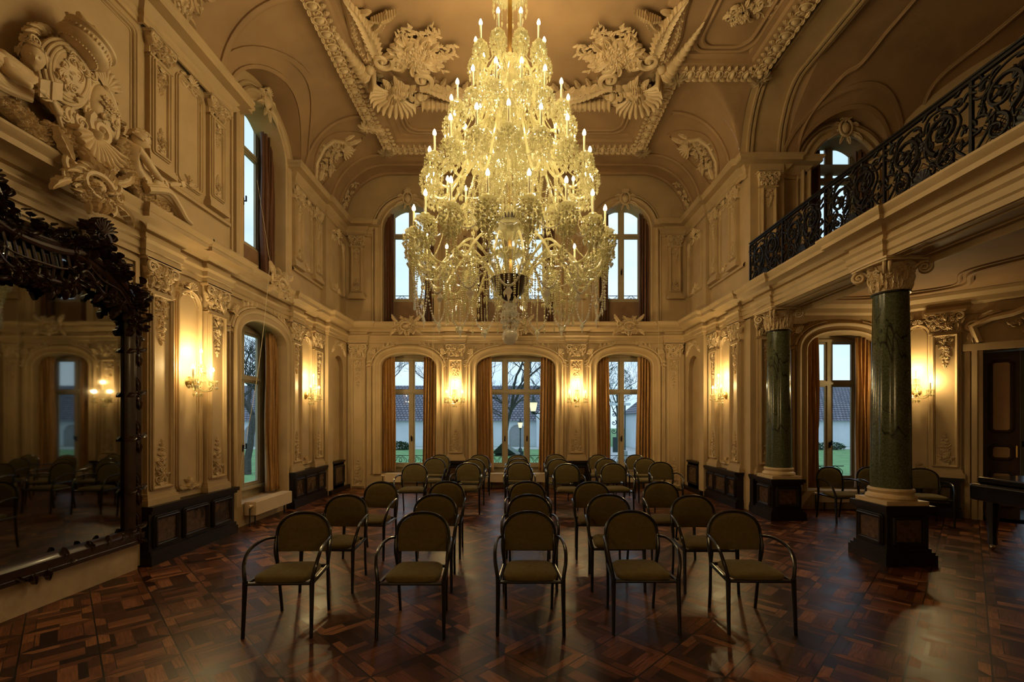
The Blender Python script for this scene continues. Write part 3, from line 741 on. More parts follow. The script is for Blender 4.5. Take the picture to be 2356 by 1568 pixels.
# ---- corner stucco groups on the ceiling
def corner_group(label, sx, x, y):
    t = thing('ceiling_ornament', label, 'ceiling stucco', (x, y, ZC), 0, 'stucco groups in the corners of the great ceiling frame')
    def F(u, v, w): return (sx*u, v, -w-.05)          # u towards the outer side, v towards the end wall
    def Fo(du, dv, dw=0): return lambda u, v, w: F(u+du, v+dv, w+dw)
    mb = MB(); G = Fo(.02, .12, .06)
    shell(mb, G, (0, -.1), .50, .3, radians(-45), radians(140), 13); cluster(mb, Fo(.0, .05, .14), .62, .5, 2, 90, .18)
    for k in range(15):
        a = radians(-45+185*k/14); H = Fo(.02+.5*cos(a), .02+.5*sin(a), .06); dome(mb, H, (0, 0), .085, .085, .10, 8, 3); leaf(mb, H, (0, 0), a+.5, .16, .1, .07, .8, 3, 10); cluster(mb, Fo(.28, .38, .02), .55, .4, 12, 40, .12); cluster(mb, Fo(.45, -.1, .02), .4, .6, 13, 30, .1)
    mb.build('shell', 'stucco', t)
    mb = MB()
    for (c, r, a, dr) in (((-.5, -.12), .22, 1.2, 1), ((.1, -.55), .2, 3.6, -1), ((-.15, -.5), .15, .5, 1), ((-.62, -.45), .15, 2, -1)):
        scroll(mb, Fo(0, 0, .08), c, r, 1.4, a, r*.26, dr)
    for (p, a, L, wd, cu) in (((-.45, .12), 2.9, 1.0, .3, -.5), ((-.7, .15), 2.75, .95, .2, .3), ((.2, -.5), -1.75, 1.0, .32, .5), ((.25, -.8), -1.9, .9, .22, .9), ((.1, -1.1), -2.6, .5, .14, .6), ((.05, -1.3), -2.9, .5, .12, .2), ((-1.5, .1), 2.2, .38, .1, -.6), ((-1.7, .1), 2.4, .32, .1, -.6)):
        leaf(mb, Fo(0, 0, .03), p, a, L, wd, .12, cu, 7, 18)
    for k in range(10):
        leaf(mb, Fo(0, 0, .03), (-.5-.1*k, .02+.02*k), 2.2+(k % 2)*1.6, .2, .1, .07, .6, 2, 6)
        leaf(mb, Fo(0, 0, .03), (.28-.01*k, -.5-.1*k), -1.2-(k % 2)*1.5, .2, .1, .07, -.6, 2, 6)
    for (px, py, a) in ((.5, -.2, -1.35), (-.35, .52, 3.05)):       # twisted horns outside the frame
        pts = [(px+cos(a)*q*.017, py+sin(a)*q*.017+.03*sin(q*.05)) for q in range(66)]
        ctube(mb, Fo(0, 0, .05), pts, lambda q: (.10*(1-q)**.8+.012)*(1+.22*sin(q*75)), 8)
    mb.build('acanthus_scroll', 'stucco', t)
    mb = MB(); rg = random.Random(9)
    for k in range(42): spray(mb, Fo(0, 0, .05), rg, (rg.uniform(-.95, -.15), rg.uniform(-.95, -.35)), rg.uniform(2.8, 5.0), rg.uniform(.15, .42), .08)
    cluster(mb, Fo(-.5, -.6, .02), .95, .7, 6, 120, .12)
    mb.build('flower_bunch', 'stucco', t)
    mb = MB(); G = Fo(0, 0, -.02)
    for k in range(26):
        f = k/25; rosette(mb, G, (-.55-1.1*f, .68+.16*sin(f*pi)), .055+.02*sin(k), .06, 5, k)
        leaf(mb, G, (-.55-1.1*f, .68+.16*sin(f*pi)), k*1.3, .12, .05, .03, 1, 2, 5)
    cluster(mb, Fo(-.5, .62, -.02), .35, .4, 3, 20, .06)
    mb.build('rose_swag', 'stucco', t)
corner_group('stucco shell and acanthus group in the ceiling corner left of the chandelier', 1 and -1, -2.2, 8.35)
corner_group('stucco shell and acanthus group in the ceiling corner right of the chandelier', 1, 2.2, 8.35)
mb = MB(); F = lambda u, v, w: (3.5+u, 7.0+v, ZC-w)
cluster(mb, F, .55, .5, 12, 30, .07); rg = random.Random(2)
for k in range(6): spray(mb, F, rg, (0, 0), -1.2+.25*k, .5, .12)
tag(mb.build('ceiling_ornament', 'stucco'), 'small stucco flower spray in the side ceiling panel near the top edge', 'ceiling stucco')

# ---- the great side arch over the gallery front and the gallery vault behind it
mb = MB()
def ga(x, t, d=0., A=.75, y0=YA, z0=ZS, H=1.3):
    a = t*pi/2; ny, nz = -cos(a)/A, -sin(a)/H; l = sqrt(ny*ny+nz*nz)
    return (x, y0-A+A*cos(a)+ny/l*d, z0+H*sin(a)+nz/l*d)
mb.grid([[ga(x, k/20) for k in range(21)] for x in (4.38, 5.3)])
mb.add([(4.38, -2.2, ZC), (5.3, -2.2, ZC), (5.3, YA-.75, ZC), (4.38, YA-.75, ZC)], [(0, 1, 2, 3)])
for x, zt in ((4.45, 8.6),):
    r = [ga(x, k/20) for k in range(21)]+[(x, -2.2, ZC)]
    mb.grid([r, [(p[0], p[1], zt) for p in r]])
for x in (4.52, 4.60, 5.12, 5.2):
    pth = [ga(x, k/20) for k in range(21)]+[(x, -2.2, ZC)]; pd = [ga(x, k/20, .045) for k in range(21)]+[(x, -2.2, ZC-.045)]
    mb.grid([[(p[0]-.025, p[1], p[2]) for p in pth], [(p[0]-.02, p[1], p[2]) for p in pd], [(p[0]+.02, p[1], p[2]) for p in pd], [(p[0]+.025, p[1], p[2]) for p in pth]])
struct(mb.build('trim_8', 'plaster', auto=35))
mb = MB(); lun2 = arch(6.4, .95, ZS, ZS, .85, 2.0); A2, H2 = 2.0, 1.5
def gx(x, t, d=0.): return ga(x, t, d, A2, YA, ZS, H2)
def tg(z): return math.asin(max(0, min(1, (z-ZS)/H2)))/(pi/2)
mb.grid([[gx(x, k/16) for k in range(17)] for x in (5.3, 5.45)])
mb.grid([[gx(5.3, k/16) for k in range(17)], [ga(5.3, k/16) for k in range(17)]]); mb.add([(5.3, YA-A2, ZS+H2), (5.3, YA-.75, ZC), (5.3, -2.2, ZC), (5.3, -2.2, ZS+H2)], [(0, 1, 2, 3)])
ux = [6.4-.95*cos(pi*i/24) for i in range(25)]
mb.grid([[gx(x, tg(az(lun2, x))+(1-tg(az(lun2, x)))*k/16) for k in range(17)] for x in ux])
mb.grid([[(x, YA+.02, az(lun2, x)) for x in ux], [gx(x, tg(az(lun2, x))) for x in ux]])
mb.grid([[gx(x, k/16) for k in range(17)] for x in (7.35, 8.5, 10.3)])
mb.add([(5.3, -2.2, ZS+H2), (10.3, -2.2, ZS+H2), (10.3, YA-A2, ZS+H2), (5.3, YA-A2, ZS+H2)], [(0, 1, 2, 3)])
mb.add([(5.3, YA-.75, ZC), (5.3, -2.2, ZC), (5.3, -2.2, 8.6), (5.3, YA-.75, 8.6)], [(0, 1, 2, 3)])
wall_mesh(mb, 5.45, 7.35, ZS, lambda x: az(lun2, x) if abs(x-6.4) < .95 else ZS, [arch(6.4, .64, ZS, 6.62, .67, 2)], y=YA+.001)
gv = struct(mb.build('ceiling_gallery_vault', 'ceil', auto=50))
mb = MB()
def gmap(x, v, w): return gx(x, tg(ZS+v) if v < H2 else 1, w) if v <= H2 else (x, YA-A2-(v-H2), ZS+H2-w)
for hw, r in ((.97, .88), (1.2, 1.1)):
    mb.sweep([(6.4-hw*cos(pi*i/24), r*sin(pi*i/24)) for i in range(25)], [(-.03, 0), (-.03, .03), (.03, .03), (.03, 0)], gmap)
P = cat_spline([(5.5, .1, 0), (5.55, .7, 0), (5.85, 1.15, 0), (6.1, 1.3, 0), (6.3, 1.9, 0), (7.0, 2.3, 0), (7.9, 2.0, 0), (8.0, 1.5, 0), (7.6, 1.1, 0), (7.8, .5, 0), (7.7, .1, 0)], 8)
mb.sweep([(p.x, p.y) for p in P], THINM, gmap)
P = cat_spline([(5.6, 3.6, 0), (6.2, 3.0, 0), (7.0, 2.7, 0), (8.0, 2.9, 0), (8.6, 2.4, 0), (8.4, 1.6, 0), (8.8, .9, 0)], 8)
mb.sweep([(p.x, p.y) for p in P], THINM, gmap)
P = cat_spline([(5.6, 4.3, 0), (6.4, 3.5, 0), (7.4, 3.4, 0), (8.2, 4.2, 0), (8.4, 5.4, 0)], 8); mb.sweep([(p.x, p.y) for p in P], THINM, gmap)
mb.build('vault_moulding', 'ceil', gv)
mb = MB(); cluster(mb, lambda u, v, w: (6.9+u, 5.3+v, ZS+H2-w), .7, .6, 33, 34, .08); mb.build('vault_bouquet', 'stucco', gv)
# pier between hall and gallery: front face towards the camera
mb = MB(); mb.box(4.5, 5.15, 8.72, 8.92, .0, 3.75); mb.box(4.5, 5.15, 8.72, 8.92, 4.2, 6.75)
struct(mb.build('wall_pier', 'plaster', smooth=False))
# ------------------------------------------------------------------ pilasters (local: wall plane y = 0, room towards -y, origin on the floor)
def capital_mb(w, h, z0, F=None, seed=1):
    mb = MB(); F = F or W(0, z0, .05)
    rows = []                                    # bell body
    for i in range(9):
        t = i/8; ww = w*(.5+.10*t**3); dd = .03*t**2
        rows.append([F(-ww, h*t, -.06), F(-ww, h*t, dd), F(ww, h*t, dd), F(ww, h*t, -.06)])
    mb.grid(rows)
    for (z1, z2, k) in ((h*.9, h, 1.28), (h*.94, h*.98, 1.33)):
        x = w*.5*k; a = F(-x, z1, -.06); b = F(x, z2, .07)
        mb.box(min(a[0], b[0]), max(a[0], b[0]), min(a[1], b[1]), max(a[1], b[1]), min(a[2], b[2]), max(a[2], b[2])) if abs(a[0]-b[0]) > .01 and abs(a[1]-b[1]) > .01 else None
    for G in (F, flip(F)):
        scroll(mb, G, (w*.44, h*.72), w*.19, 1.5, pi*.9, w*.055, -1, w0=.05); scroll(mb, G, (w*.14, h*.76), w*.10, 1.2, 0, w*.035, 1, w0=.045)
        leaf(mb, G, (w*.36, h*.02), pi/2-.08, h*.5, w*.26, .05, .35); leaf(mb, G, (w*.12, h*.02), pi/2, h*.42, w*.24, .055, 0)
        leaf(mb, G, (w*.22, h*.32), pi/2-.2, h*.42, w*.2, .06, .5); leaf(mb, G, (w*.5, h*.3), pi/2-.2, h*.4, w*.14, .06, -.5)
        rosette(mb, G, (w*.28, h*.52), w*.07, .06, 5)
    leaf(mb, F, (0, h*.3), pi/2, h*.45, w*.2, .07); rosette(mb, F, (0, h*.86), w*.12, .09, 6); dome(mb, F, (0, h*.62), w*.08, h*.12, .09)
    cluster(mb, lambda u, v, ww: F(u, h*.52+v, ww+.02), w*1.05, h*.95, seed, 60, .05)
    return mb
def pilaster(label, loc, rz, w=.40, z0=.71, z1=3.71, ch=.37, base=True, group='stucco pilasters of the lower order', name='pilaster', seed=1):
    t = thing(name, label, 'pilaster', loc, rz, group); d = .06
    mb = MB(); hs = z1-ch
    b0 = z0+(.14 if base else 0)
    mb.box(-w/2, w/2, -d, .01, b0, hs)
    mb.sweep(rrect(-w/2+.05, w/2-.05, b0+.06, hs-.06, .01), THINM, W(0, 0, d), True)
    mb.sweep([(-w/2-.015, hs-.02), (w/2+.015, hs-.02)], [(-.015, -.05), (-.015, .02), (.015, .02), (.015, -.05)], W(0, 0, d))
    mb.build('shaft', 'plaster', t)
    if base:
        mb = MB()
        for za, zb, e in ((z0, z0+.07, .05), (z0+.07, z0+.10, .035), (z0+.10, z0+.14, .02)): mb.box(-w/2-e, w/2+e, -d-e, .01, za, zb)
        mb.build('base', 'plaster', t, smooth=False)
    capital_mb(w, ch, hs, seed=seed).build('capital', 'stucco', t)
    mb = MB(); drop(mb, W(0, hs-.12, d+.0), w*.56, (z1-z0)*.18, seed); cluster(mb, W(0, hs-.20, d), w*.5, (z1-z0)*.11, seed, 26, .035); mb.build('hanging_ornament', 'stucco', t)
    mb = MB(); drop(mb, W(0, b0+.12, d+.0), w*.56, (z1-z0)*.18, seed+3, True); cluster(mb, W(0, b0+.24, d), w*.5, (z1-z0)*.11, seed+5, 26, .035); mb.build('rising_ornament', 'stucco', t)
    return t
PG = 'stucco pilasters of the lower order'
pL = pilaster('lower pilaster on the left wall between the big mirror and the first crystal sconce', (XL, 5.68, 0), pi/2, .42, name='pilaster')
for (l, loc, rz) in (
    ('lower pilaster on the left wall between the near sconce and the arched window', (XL, 6.74, 0), pi/2),
    ('lower pilaster on the left wall just past the arched window', (XL, 9.19, 0), pi/2),
    ('lower pilaster on the left wall next to the end bay niche', (XL, 10.21, 0), pi/2),
    ('lower pilaster on the right wall next to the end bay niche', (XR, 10.21, 0), -pi/2),
    ('lower pilaster on the right wall between its sconce and the gallery corner', (XR, 9.19, 0), -pi/2),
    ('end wall pilaster carrying the sconce left of the middle window', (-1.55, YB, 0), 0),
    ('end wall pilaster carrying the sconce right of the middle window', (1.55, YB, 0), 0),
    ('pilaster on the camera-facing side of the gallery corner pier, left of the far green column', (4.82, 8.72, 0), 0),
    ('pilaster on the angled wall between the right sconce and the dark door', (7.2+.88*cos(pi/4), YA-.88*sin(pi/4), 0), -pi/4),
    ('pilaster on the angled wall mostly hidden behind the near green column', (7.2+.13*cos(pi/4), YA-.13*sin(pi/4), 0), -pi/4)):
    dup(pL, loc, rz, l)
pC = pilaster('full height end wall pilaster in the left corner, without dado', (-4.05, YB, 0), 0, .38, z0=.0, base=False)
dup(pC, (4.05, YB, 0), 0, 'full height end wall pilaster in the right corner, without dado')
UG = 'stucco pilasters of the upper order'
pU = pilaster('upper pilaster on the left wall between the relief figures and the tall wall panel', (XL, 5.68, 0), pi/2, .34, z0=4.84, z1=6.47, ch=.26, group=UG, seed=7)
for (l, loc, rz) in (
    ('upper pilaster on the left wall just before the tall arched window', (XL, 6.76, 0), pi/2),
    ('upper pilaster on the left wall just past the tall arched window', (XL, 9.30, 0), pi/2),
    ('upper pilaster on the left wall next to the dark end corner', (XL, 10.20, 0), pi/2),
    ('upper pilaster on the right wall next to the end corner', (XR, 10.20, 0), -pi/2),
    ('upper pilaster on the right wall beside the gallery corner', (XR, 9.30, 0), -pi/2),
    ('upper pilaster in the left corner of the end wall', (-4.08, YB, 0), 0),
    ('upper pilaster in the right corner of the end wall', (4.08, YB, 0), 0),
    ('upper end wall pilaster behind the chandelier, left of the middle window', (-1.55, YB, 0), 0),
    ('upper end wall pilaster behind the chandelier, right of the middle window', (1.55, YB, 0), 0),
    ('upper pilaster on the gallery pier where the iron railing begins', (4.82, 8.72, 0), 0)):
    dup(pU, loc, rz, l)
# wall panels between the pilasters
panel(wl, 6.02, 6.45, .82, 3.52, 0, .2, seed=1); panel(wl, 9.47, 9.93, .82, 3.52, 0, .2, seed=2)
panel(wr, -9.93, -9.47, .82, 3.52, 0, .2, seed=3); panel(wc, .33, .68, .82, 3.52, 0, .2, seed=4)
panel(wl, 6.02, 6.48, 4.95, 6.35, 0, None, seed=5); panel(wl, 9.52, 9.98, 4.95, 6.35, 0, None, seed=6)
panel(wr, -9.98, -9.52, 4.95, 6.35, 0, None, seed=7)
panel(wl, 2.2, 5.35, 4.4, 6.35, 0, None, False, False); panel(wr, -11, -10.6, 1, 2, 0, None, False, False) if False else None
mb = MB()                                         # plain frame around the mirror recess
mb.sweep([(5.37, .02), (5.37, 3.64), (2.6, 3.64)], [(-.03, 0), (-.03, .03), (.03, .03), (.03, 0)], W()); mb.build('panel_moulding', 'plaster', wl)
# dark dado under the pilasters
def dado(label, loc, rz, x0, x1, pans):
    t = thing('dado', label, 'dado panelling', loc, rz, 'dark dado panelling along the walls')
    mb = MB(); mb.box(x0, x1, -.12, 0, 0, .62); mb.box(x0-.02, x1+.02, -.17, 0, 0, .12); mb.box(x0-.01, x1+.01, -.15, 0, .12, .17)
    mb.build('body', 'darkwood', t, smooth=False)
    mb = MB(); mb.box(x0-.03, x1+.03, -.19, 0, .655, .71); mb.box(x0-.015, x1+.015, -.16, 0, .62, .655); mb.build('top_ledge', 'darkwood', t, smooth=False)
    for (a, b) in pans:
        mb = MB(); mb.box(a+.03, b-.03, -.132, -.118, .25, .53); p = mb.build('panel', 'redmarble', t, smooth=False)
        mb = MB(); mb.sweep(rrect(a, b, .22, .56, .01), THINM, W(0, 0, .12), True); mb.build('panel_frame', 'darkwood', p)
    return t
dado('dark wooden dado with brown marble panels below the near left sconce', (XL, 0, 0), pi/2, 5.42, 7.06, ((5.5, 5.86), (5.98, 6.42), (6.55, 6.95)))
dado('dark wooden dado with brown marble panels below the far left sconce', (XL, 0, 0), pi/2, 8.92, 10.42, ((9.0, 9.35), (9.45, 9.95), (10.03, 10.36)))
dado('dark wooden dado below the sconce of the right wall', (XR, 0, 0), -pi/2, -10.42, -8.98, ((-10.36, -10.03), (-9.95, -9.45), (-9.35, -9.05)))
dado('short dark dado on the end wall below the sconce left of the middle window', (0, YB, 0), 0, -1.92, -1.2, ((-1.78, -1.32),))
dado('short dark dado on the end wall below the sconce right of the middle window', (0, YB, 0), 0, 1.2, 1.92, ((1.32, 1.78),))
dado('short dark dado at the foot of the gallery corner pier', (0, 8.74, 0), 0, 4.5, 5.18, ((4.62, 5.02),))
dado('dark dado below the sconce on the angled wall at right', (7.2, YA, 0), -pi/4, 0.05, 1.08, ((.1, .45), (.55, .98)))

# ------------------------------------------------------------------ windows (local origin: centre of opening on the wall plane)
def railing_mb(x0, x1, z0, z1, y):
    mb = MB(); mb.box(x0, x1, y-.01, y+.01, z1-.015, z1); mb.box(x0, x1, y-.01, y+.01, z0, z0+.012)
    F = lambda u, v, w: (u, y-w, v); n = max(2, int((x1-x0)/.3)); s = (x1-x0)/n; h = z1-z0
    for i in range(n):
        c = x0+s*(i+.5)
        for sg in (-1, 1):
            ctube(mb, F, [(c+sg*s*.45*sin(k*pi/10), z0+h*k/10) for k in range(11)], lambda t: .007, 5, 0)
            pts = [(c+sg*(.02+.1*(1-k/14)*cos(k*.5)), z0+h*.5+.11*(1-k/14)*sin(k*.5)) for k in range(14)]
            ctube(mb, F, pts, lambda t: .007, 5, 0)
    return mb
def window(n, loc, rz, hw, z0, zt, ztr, cols, setb=.42, surround=None, archtop=None):
    root = bpy.data.objects.new('window_%d' % n, None); C.objects.link(root); root.location = loc; root.rotation_euler = (0, 0, rz); root['kind'] = 'structure'
    y = setb
    fw = .055
    mb = MB()                                     # fixed surround closing the opening
    mb.box(-hw-.45, -hw+.001, y-.02, y+.06, z0-.5, zt+.6); mb.box(hw-.001, hw+.45, y-.02, y+.06, z0-.5, zt+.6)
    mb.box(-hw, hw, y-.02, y+.06, zt, zt+.6); mb.box(-hw, hw, y-.03, y+.06, z0-.5, z0)
    mb.box(-hw-.1, hw+.1, y-.10, y, z0-.045, z0)
    mb.build('window_surround', 'frame', root, smooth=False)
    mb = MB(); edges = [-hw+2*hw*i/cols for i in range(cols+1)]
    if cols == 3: edges = [-hw, -hw*.34, hw*.34, hw]
    for i, x in enumerate(edges): mb.box(x-fw*.8, x+fw*.8, y-.05, y+.03, z0, zt)
    for z, k in ((z0, 1.2), (ztr, 1.4), (zt, .8)): mb.box(-hw, hw, y-.055, y+.03, z-fw*k*.6, z+fw*k*.6)
    mb.box(-hw, hw, y-.075, y-.05, ztr-.02, ztr+.02)
    mb.build('window_frame', 'frame', root, smooth=False)
    for i in range(cols):
        for (a, b) in ((z0, ztr), (ztr, zt)):
            xa, xb = edges[i]+fw*.8, edges[i+1]-fw*.8; za, zb = a+fw*.6, b-fw*.6
            mb = MB(); e = .035
            mb.box(xa, xa+e, y-.03, y+.01, za, zb); mb.box(xb-e, xb, y-.03, y+.01, za, zb); mb.box(xa+e, xb-e, y-.03, y+.01, za, za+e); mb.box(xa+e, xb-e, y-.03, y+.01, zb-e, zb)
            s_ = mb.build('window_sash', 'frame', root, smooth=False)
            mb = MB(); mb.add([(xa+e, y-.01, za+e), (xb-e, y-.01, za+e), (xb-e, y-.01, zb-e), (xa+e, y-.01, zb-e)], [(0, 1, 2, 3)]); mb.build('pane', 'pane', s_, smooth=False)
    for x in edges[1:-1]:
        mb = MB(); zz = (z0+.7) if z0 < 2 else z0+.75
        mb.box(x-.015, x+.015, y-.07, y-.05, zz-.06, zz+.06); mb.box(x-.008, x+.008, y-.11, y-.07, zz-.01, zz+.01); mb.box(x-.01, x+.01, y-.12, y-.10, zz-.01, zz+.09); mb.build('window_handle', 'iron', root, smooth=False)
    railing_mb(-hw, hw, z0-.05, z0+.24, y+.3).build('balcony_grille', 'iron', root)
    return root
WZ = dict(z0=.54, zt=3.36, ztr=2.49)
window(1, (-2.77, YB, 0), 0, .58, cols=2, **WZ)
window(2, (0, YB, 0), 0, .86, cols=3, **WZ)
window(3, (2.80, YB, 0), 0, .58, cols=2, **WZ)
UZ = dict(z0=4.9, zt=7.34, ztr=6.62)
window(4, (-2.77, YB, 0), 0, .52, cols=2, **UZ)
window(5, (0, YB, 0), 0, .78, cols=3, **UZ)
window(6, (2.80, YB, 0), 0, .52, cols=2, **UZ)
window(7, (XL, 8.1, 0), pi/2, .58, cols=2, **WZ)
window(8, (XL, 8.1, 0), pi/2, .52, cols=2, **UZ)
window(9, (6.4, YA, 0), 0, .54, cols=2, **WZ)
window(10, (6.4, YA, 0), 0, .50, cols=2, **UZ)
# parapet boards under the upper windows
mb = MB()
for c, hw in ((-2.77, .66), (0, 1.0), (2.80, .66)): mb.box(c-hw, c+hw, YB+.3, YB+.38, 4.2, 4.86)
mb.box(XL-.38, XL-.3, 7.42, 8.78, 4.2, 4.86); mb.box(5.76, 7.04, YA+.3, YA+.38, 4.2, 4.86)
struct(mb.build('trim_9', 'parapet', smooth=False))

# ------------------------------------------------------------------ curtains
def curtain(label, loc, rz, x0, x1, z0, z1, y=.13, mat='curtain', amp=.05, folds=5, group=None, bot=1.0, seed=0):
    rng = random.Random(seed); n = folds*10; rows = []; ph = rng.random()*6
    for j in range(25):
        t = j/24; z = z1+(z0-z1)*t; k = 1+(bot-1)*t; row = []
        for i in range(n+1):
            s = i/n; x = x0+(x1-x0)*s*k if x0 < x1 else x0+(x1-x0)*s*k
            a = s*folds*2*pi+ph+.5*sin(t*3+s*4)
            row.append((x+.012*sin(a*2), y+amp*(.7+.4*t)*sin(a)+.014*sin(a*2.3+1)+.01*sin(t*9+s*9), z))
        rows.append(row)
    mb = MB(); mb.grid(rows)
    t_ = thing('curtain', label, 'curtain', loc, rz, group)
    o = mb.build('drape', mat, t_)
    md = o.modifiers.new('thick', 'SOLIDIFY'); md.thickness = .006
    mb = MB(); mb.sweep([(x0, z0+.05), (x0+(x1-x0)*bot, z0+.05)], [(-.01, 0), (-.01, .01), (.01, .01), (.01, 0)], lambda u, v, w: (u, y-w, v)); 
    return t_
gl = 'gold satin curtains at the lower windows'; gu = 'brown curtains at the upper windows'
lowc = ((-2.77, .71, 'left end wall window'), (0, 1.01, 'middle end wall window'), (2.80, .71, 'right end wall window'))
for i, (c, hw, nm) in enumerate(lowc):
    wdt = .33 if hw < 1 else .37
    curtain('gold curtain on the left side of the lower %s' % nm, (c, YB, 0), 0, -hw-.02, -hw+wdt, .40, 3.38, group=gl, seed=i, bot=1.12)
    curtain('gold curtain on the right side of the lower %s' % nm, (c, YB, 0), 0, hw+.02, hw-wdt, .40, 3.38, group=gl, seed=i+5, bot=1.12)
curtain('brown gold curtain at the near side of the left wall lower window', (XL, 8.1, 0), pi/2, -.78, -.48, .40, 3.38, y=.16, group=gl, seed=11)
curtain('olive gold curtain at the far side of the left wall lower window', (XL, 8.1, 0), pi/2, .76, .44, .40, 3.38, y=.16, group=gl, seed=12)
curtain('dark gold curtain at the left of the window behind the green columns', (6.4, YA, 0), 0, -.72, -.38, .40, 3.38, group=gl, seed=13)
curtain('dark gold curtain at the right of the window, partly behind the near green column', (6.4, YA, 0), 0, .72, .34, .40, 3.38, group=gl, seed=14)
upc = ((-2.77, .66, 'upper left end wall window', 0, YB), (0, 1.0, 'upper middle window behind the chandelier', 0, YB), (2.80, .66, 'upper right end wall window', 0, YB), (6.4, .64, 'upper window behind the gallery railing', 0, YA))
for i, (c, hw, nm, rz, yy) in enumerate(upc):
    curtain('dark brown curtain on the left side of the %s' % nm, (c, yy, 0), 0, -hw-.02, -hw+.26, 4.27, 7.1, mat='curtain_dark', group=gu, seed=20+i, folds=4)
    curtain('dark brown curtain on the right side of the %s' % nm, (c, yy, 0), 0, hw+.02, hw-.26, 4.27, 7.1, mat='curtain_dark', group=gu, seed=30+i, folds=4)
curtain('dark brown curtain at the near side of the tall left wall window', (XL, 8.1, 0), pi/2, -.68, -.5, 4.27, 7.1, y=.2, mat='curtain_dark', group=gu, seed=41, folds=3)
curtain('brown curtain at the far side of the tall left wall window', (XL, 8.1, 0), pi/2, .70, .34, 4.27, 7.1, y=.2, mat='curtain_dark', group=gu, seed=42, folds=4)

# ------------------------------------------------------------------ radiators
def radiator(label, loc, rz, hw, y=-.125):
    t = thing('radiator', label, 'radiator', loc, rz, 'low cream radiators under the windows')
    mb = MB(); mb.box(-hw, hw, y-.085, y+.11, .17, .385); mb.build('casing', 'radiator', t, smooth=False)
    mb = MB()
    for i in range(int(hw*2/.03)): x = -hw+.015+i*.03; mb.box(x-.004, x+.004, y-.075, y+.10, .385, .392)
    mb.build('top_grille', 'radiator', t, smooth=False)
    for x in (-hw*.8, hw*.8):
        mb = MB(); mb.tube([(x, y, 0), (x, y, .17)], .014, 8); mb.build('foot', 'blackpaint', t)
    mb = MB(); mb.tube([(-hw-.10, y-.02, .33), (-hw, y-.02, .33)], lambda q: .028 if q < .6 else .018, 10); mb.build('valve', 'radiator', t)
    mb = MB(); mb.tube([(-hw-.07, y-.02, .33), (-hw-.07, y-.02, 0)], .011, 8); mb.build('pipe', 'blackpaint', t)
    return t
radiator('low cream radiator under the left end wall window', (-2.77, YB, 0), 0, .55)
radiator('wider cream radiator under the middle end wall window', (0, YB, 0), 0, .78)
radiator('low cream radiator under the right end wall window', (2.80, YB, 0), 0, .55)
radiator('low cream radiator under the left wall window, nearest to the camera', (XL, 8.1, 0), pi/2, .60)
radiator('low radiator in the dark under the window behind the green columns', (6.4, YA, 0), 0, .55)

# ------------------------------------------------------------------ crystal bits
def flame(mb, c, r=.021, h=.085, n=10):
    rows = []
    for i in range(9):
        t = i/8; rr = r*sin(pi*min(1, t**.62*.98))**.9 if 0 < t < 1 else .0005
        rows.append([(c[0]+rr*cos(2*pi*k/n), c[1]+rr*sin(2*pi*k/n), c[2]+h*t) for k in range(n)])
    mb.grid(rows, cv=True)
def pendants(mb, c, r, n=9, L=.12, s=1., ph=0, beads=3):
    for i in range(n):
        a = 2*pi*i/n+ph; x, y = c[0]+r*cos(a), c[1]+r*sin(a); z = c[2]
        for b in range(beads): mb.octa((x, y, z-.012*s-b*.026*s), .010*s, .013*s, 5, .5)
        z -= beads*.026*s+.01
        mb.octa((x, y, z-L*.35), .017*s, L*.6, 6, .28)
def strand(mb, a, b, sag=.1, r=.010, gap=1.9, outward=None):
    a = Vector(a); b = Vector(b); L = (a-b).length+sag*1.5; n = max(3, int(L/(r*gap)))
    for i in range(n+1):
        t = i/n; p = a*(1-t)+b*t; p.z -= sag*4*t*(1-t); mb.octa(p, r, r*1.05, 5, .5)
def dish(mb, c, r, h=.035, n=18):
    rows = []
    for (rr, z) in ((.012, -h*.9), (r*.35, -h*.75), (r*.75, -h*.25), (r*.95, h*.25), (r*1.0, h*.35), (r*.9, h*.2), (r*.5, -h*.2), (.012, -h*.3)):
        rows.append([(c[0]+rr*(1+.07*cos(9*2*pi*k/n) if rr > r*.6 else 1)*cos(2*pi*k/n), c[1]+rr*sin(2*pi*k/n)*(1+.07*cos(9*2*pi*k/n) if rr > r*.6 else 1), c[2]+z) for k in range(n)])
    mb.grid(rows, cv=True)
LIGHTS = []
def add_light(name, loc, e, r=.03, col=(1, .70, .34), parent=None):
    l = bpy.data.lights.new(name, 'POINT'); l.energy = e; l.shadow_soft_size = r; l.color = col
    o = bpy.data.objects.new(name, l); C.objects.link(o); o.location = loc
    if parent is not None: o.parent = parent
    return o

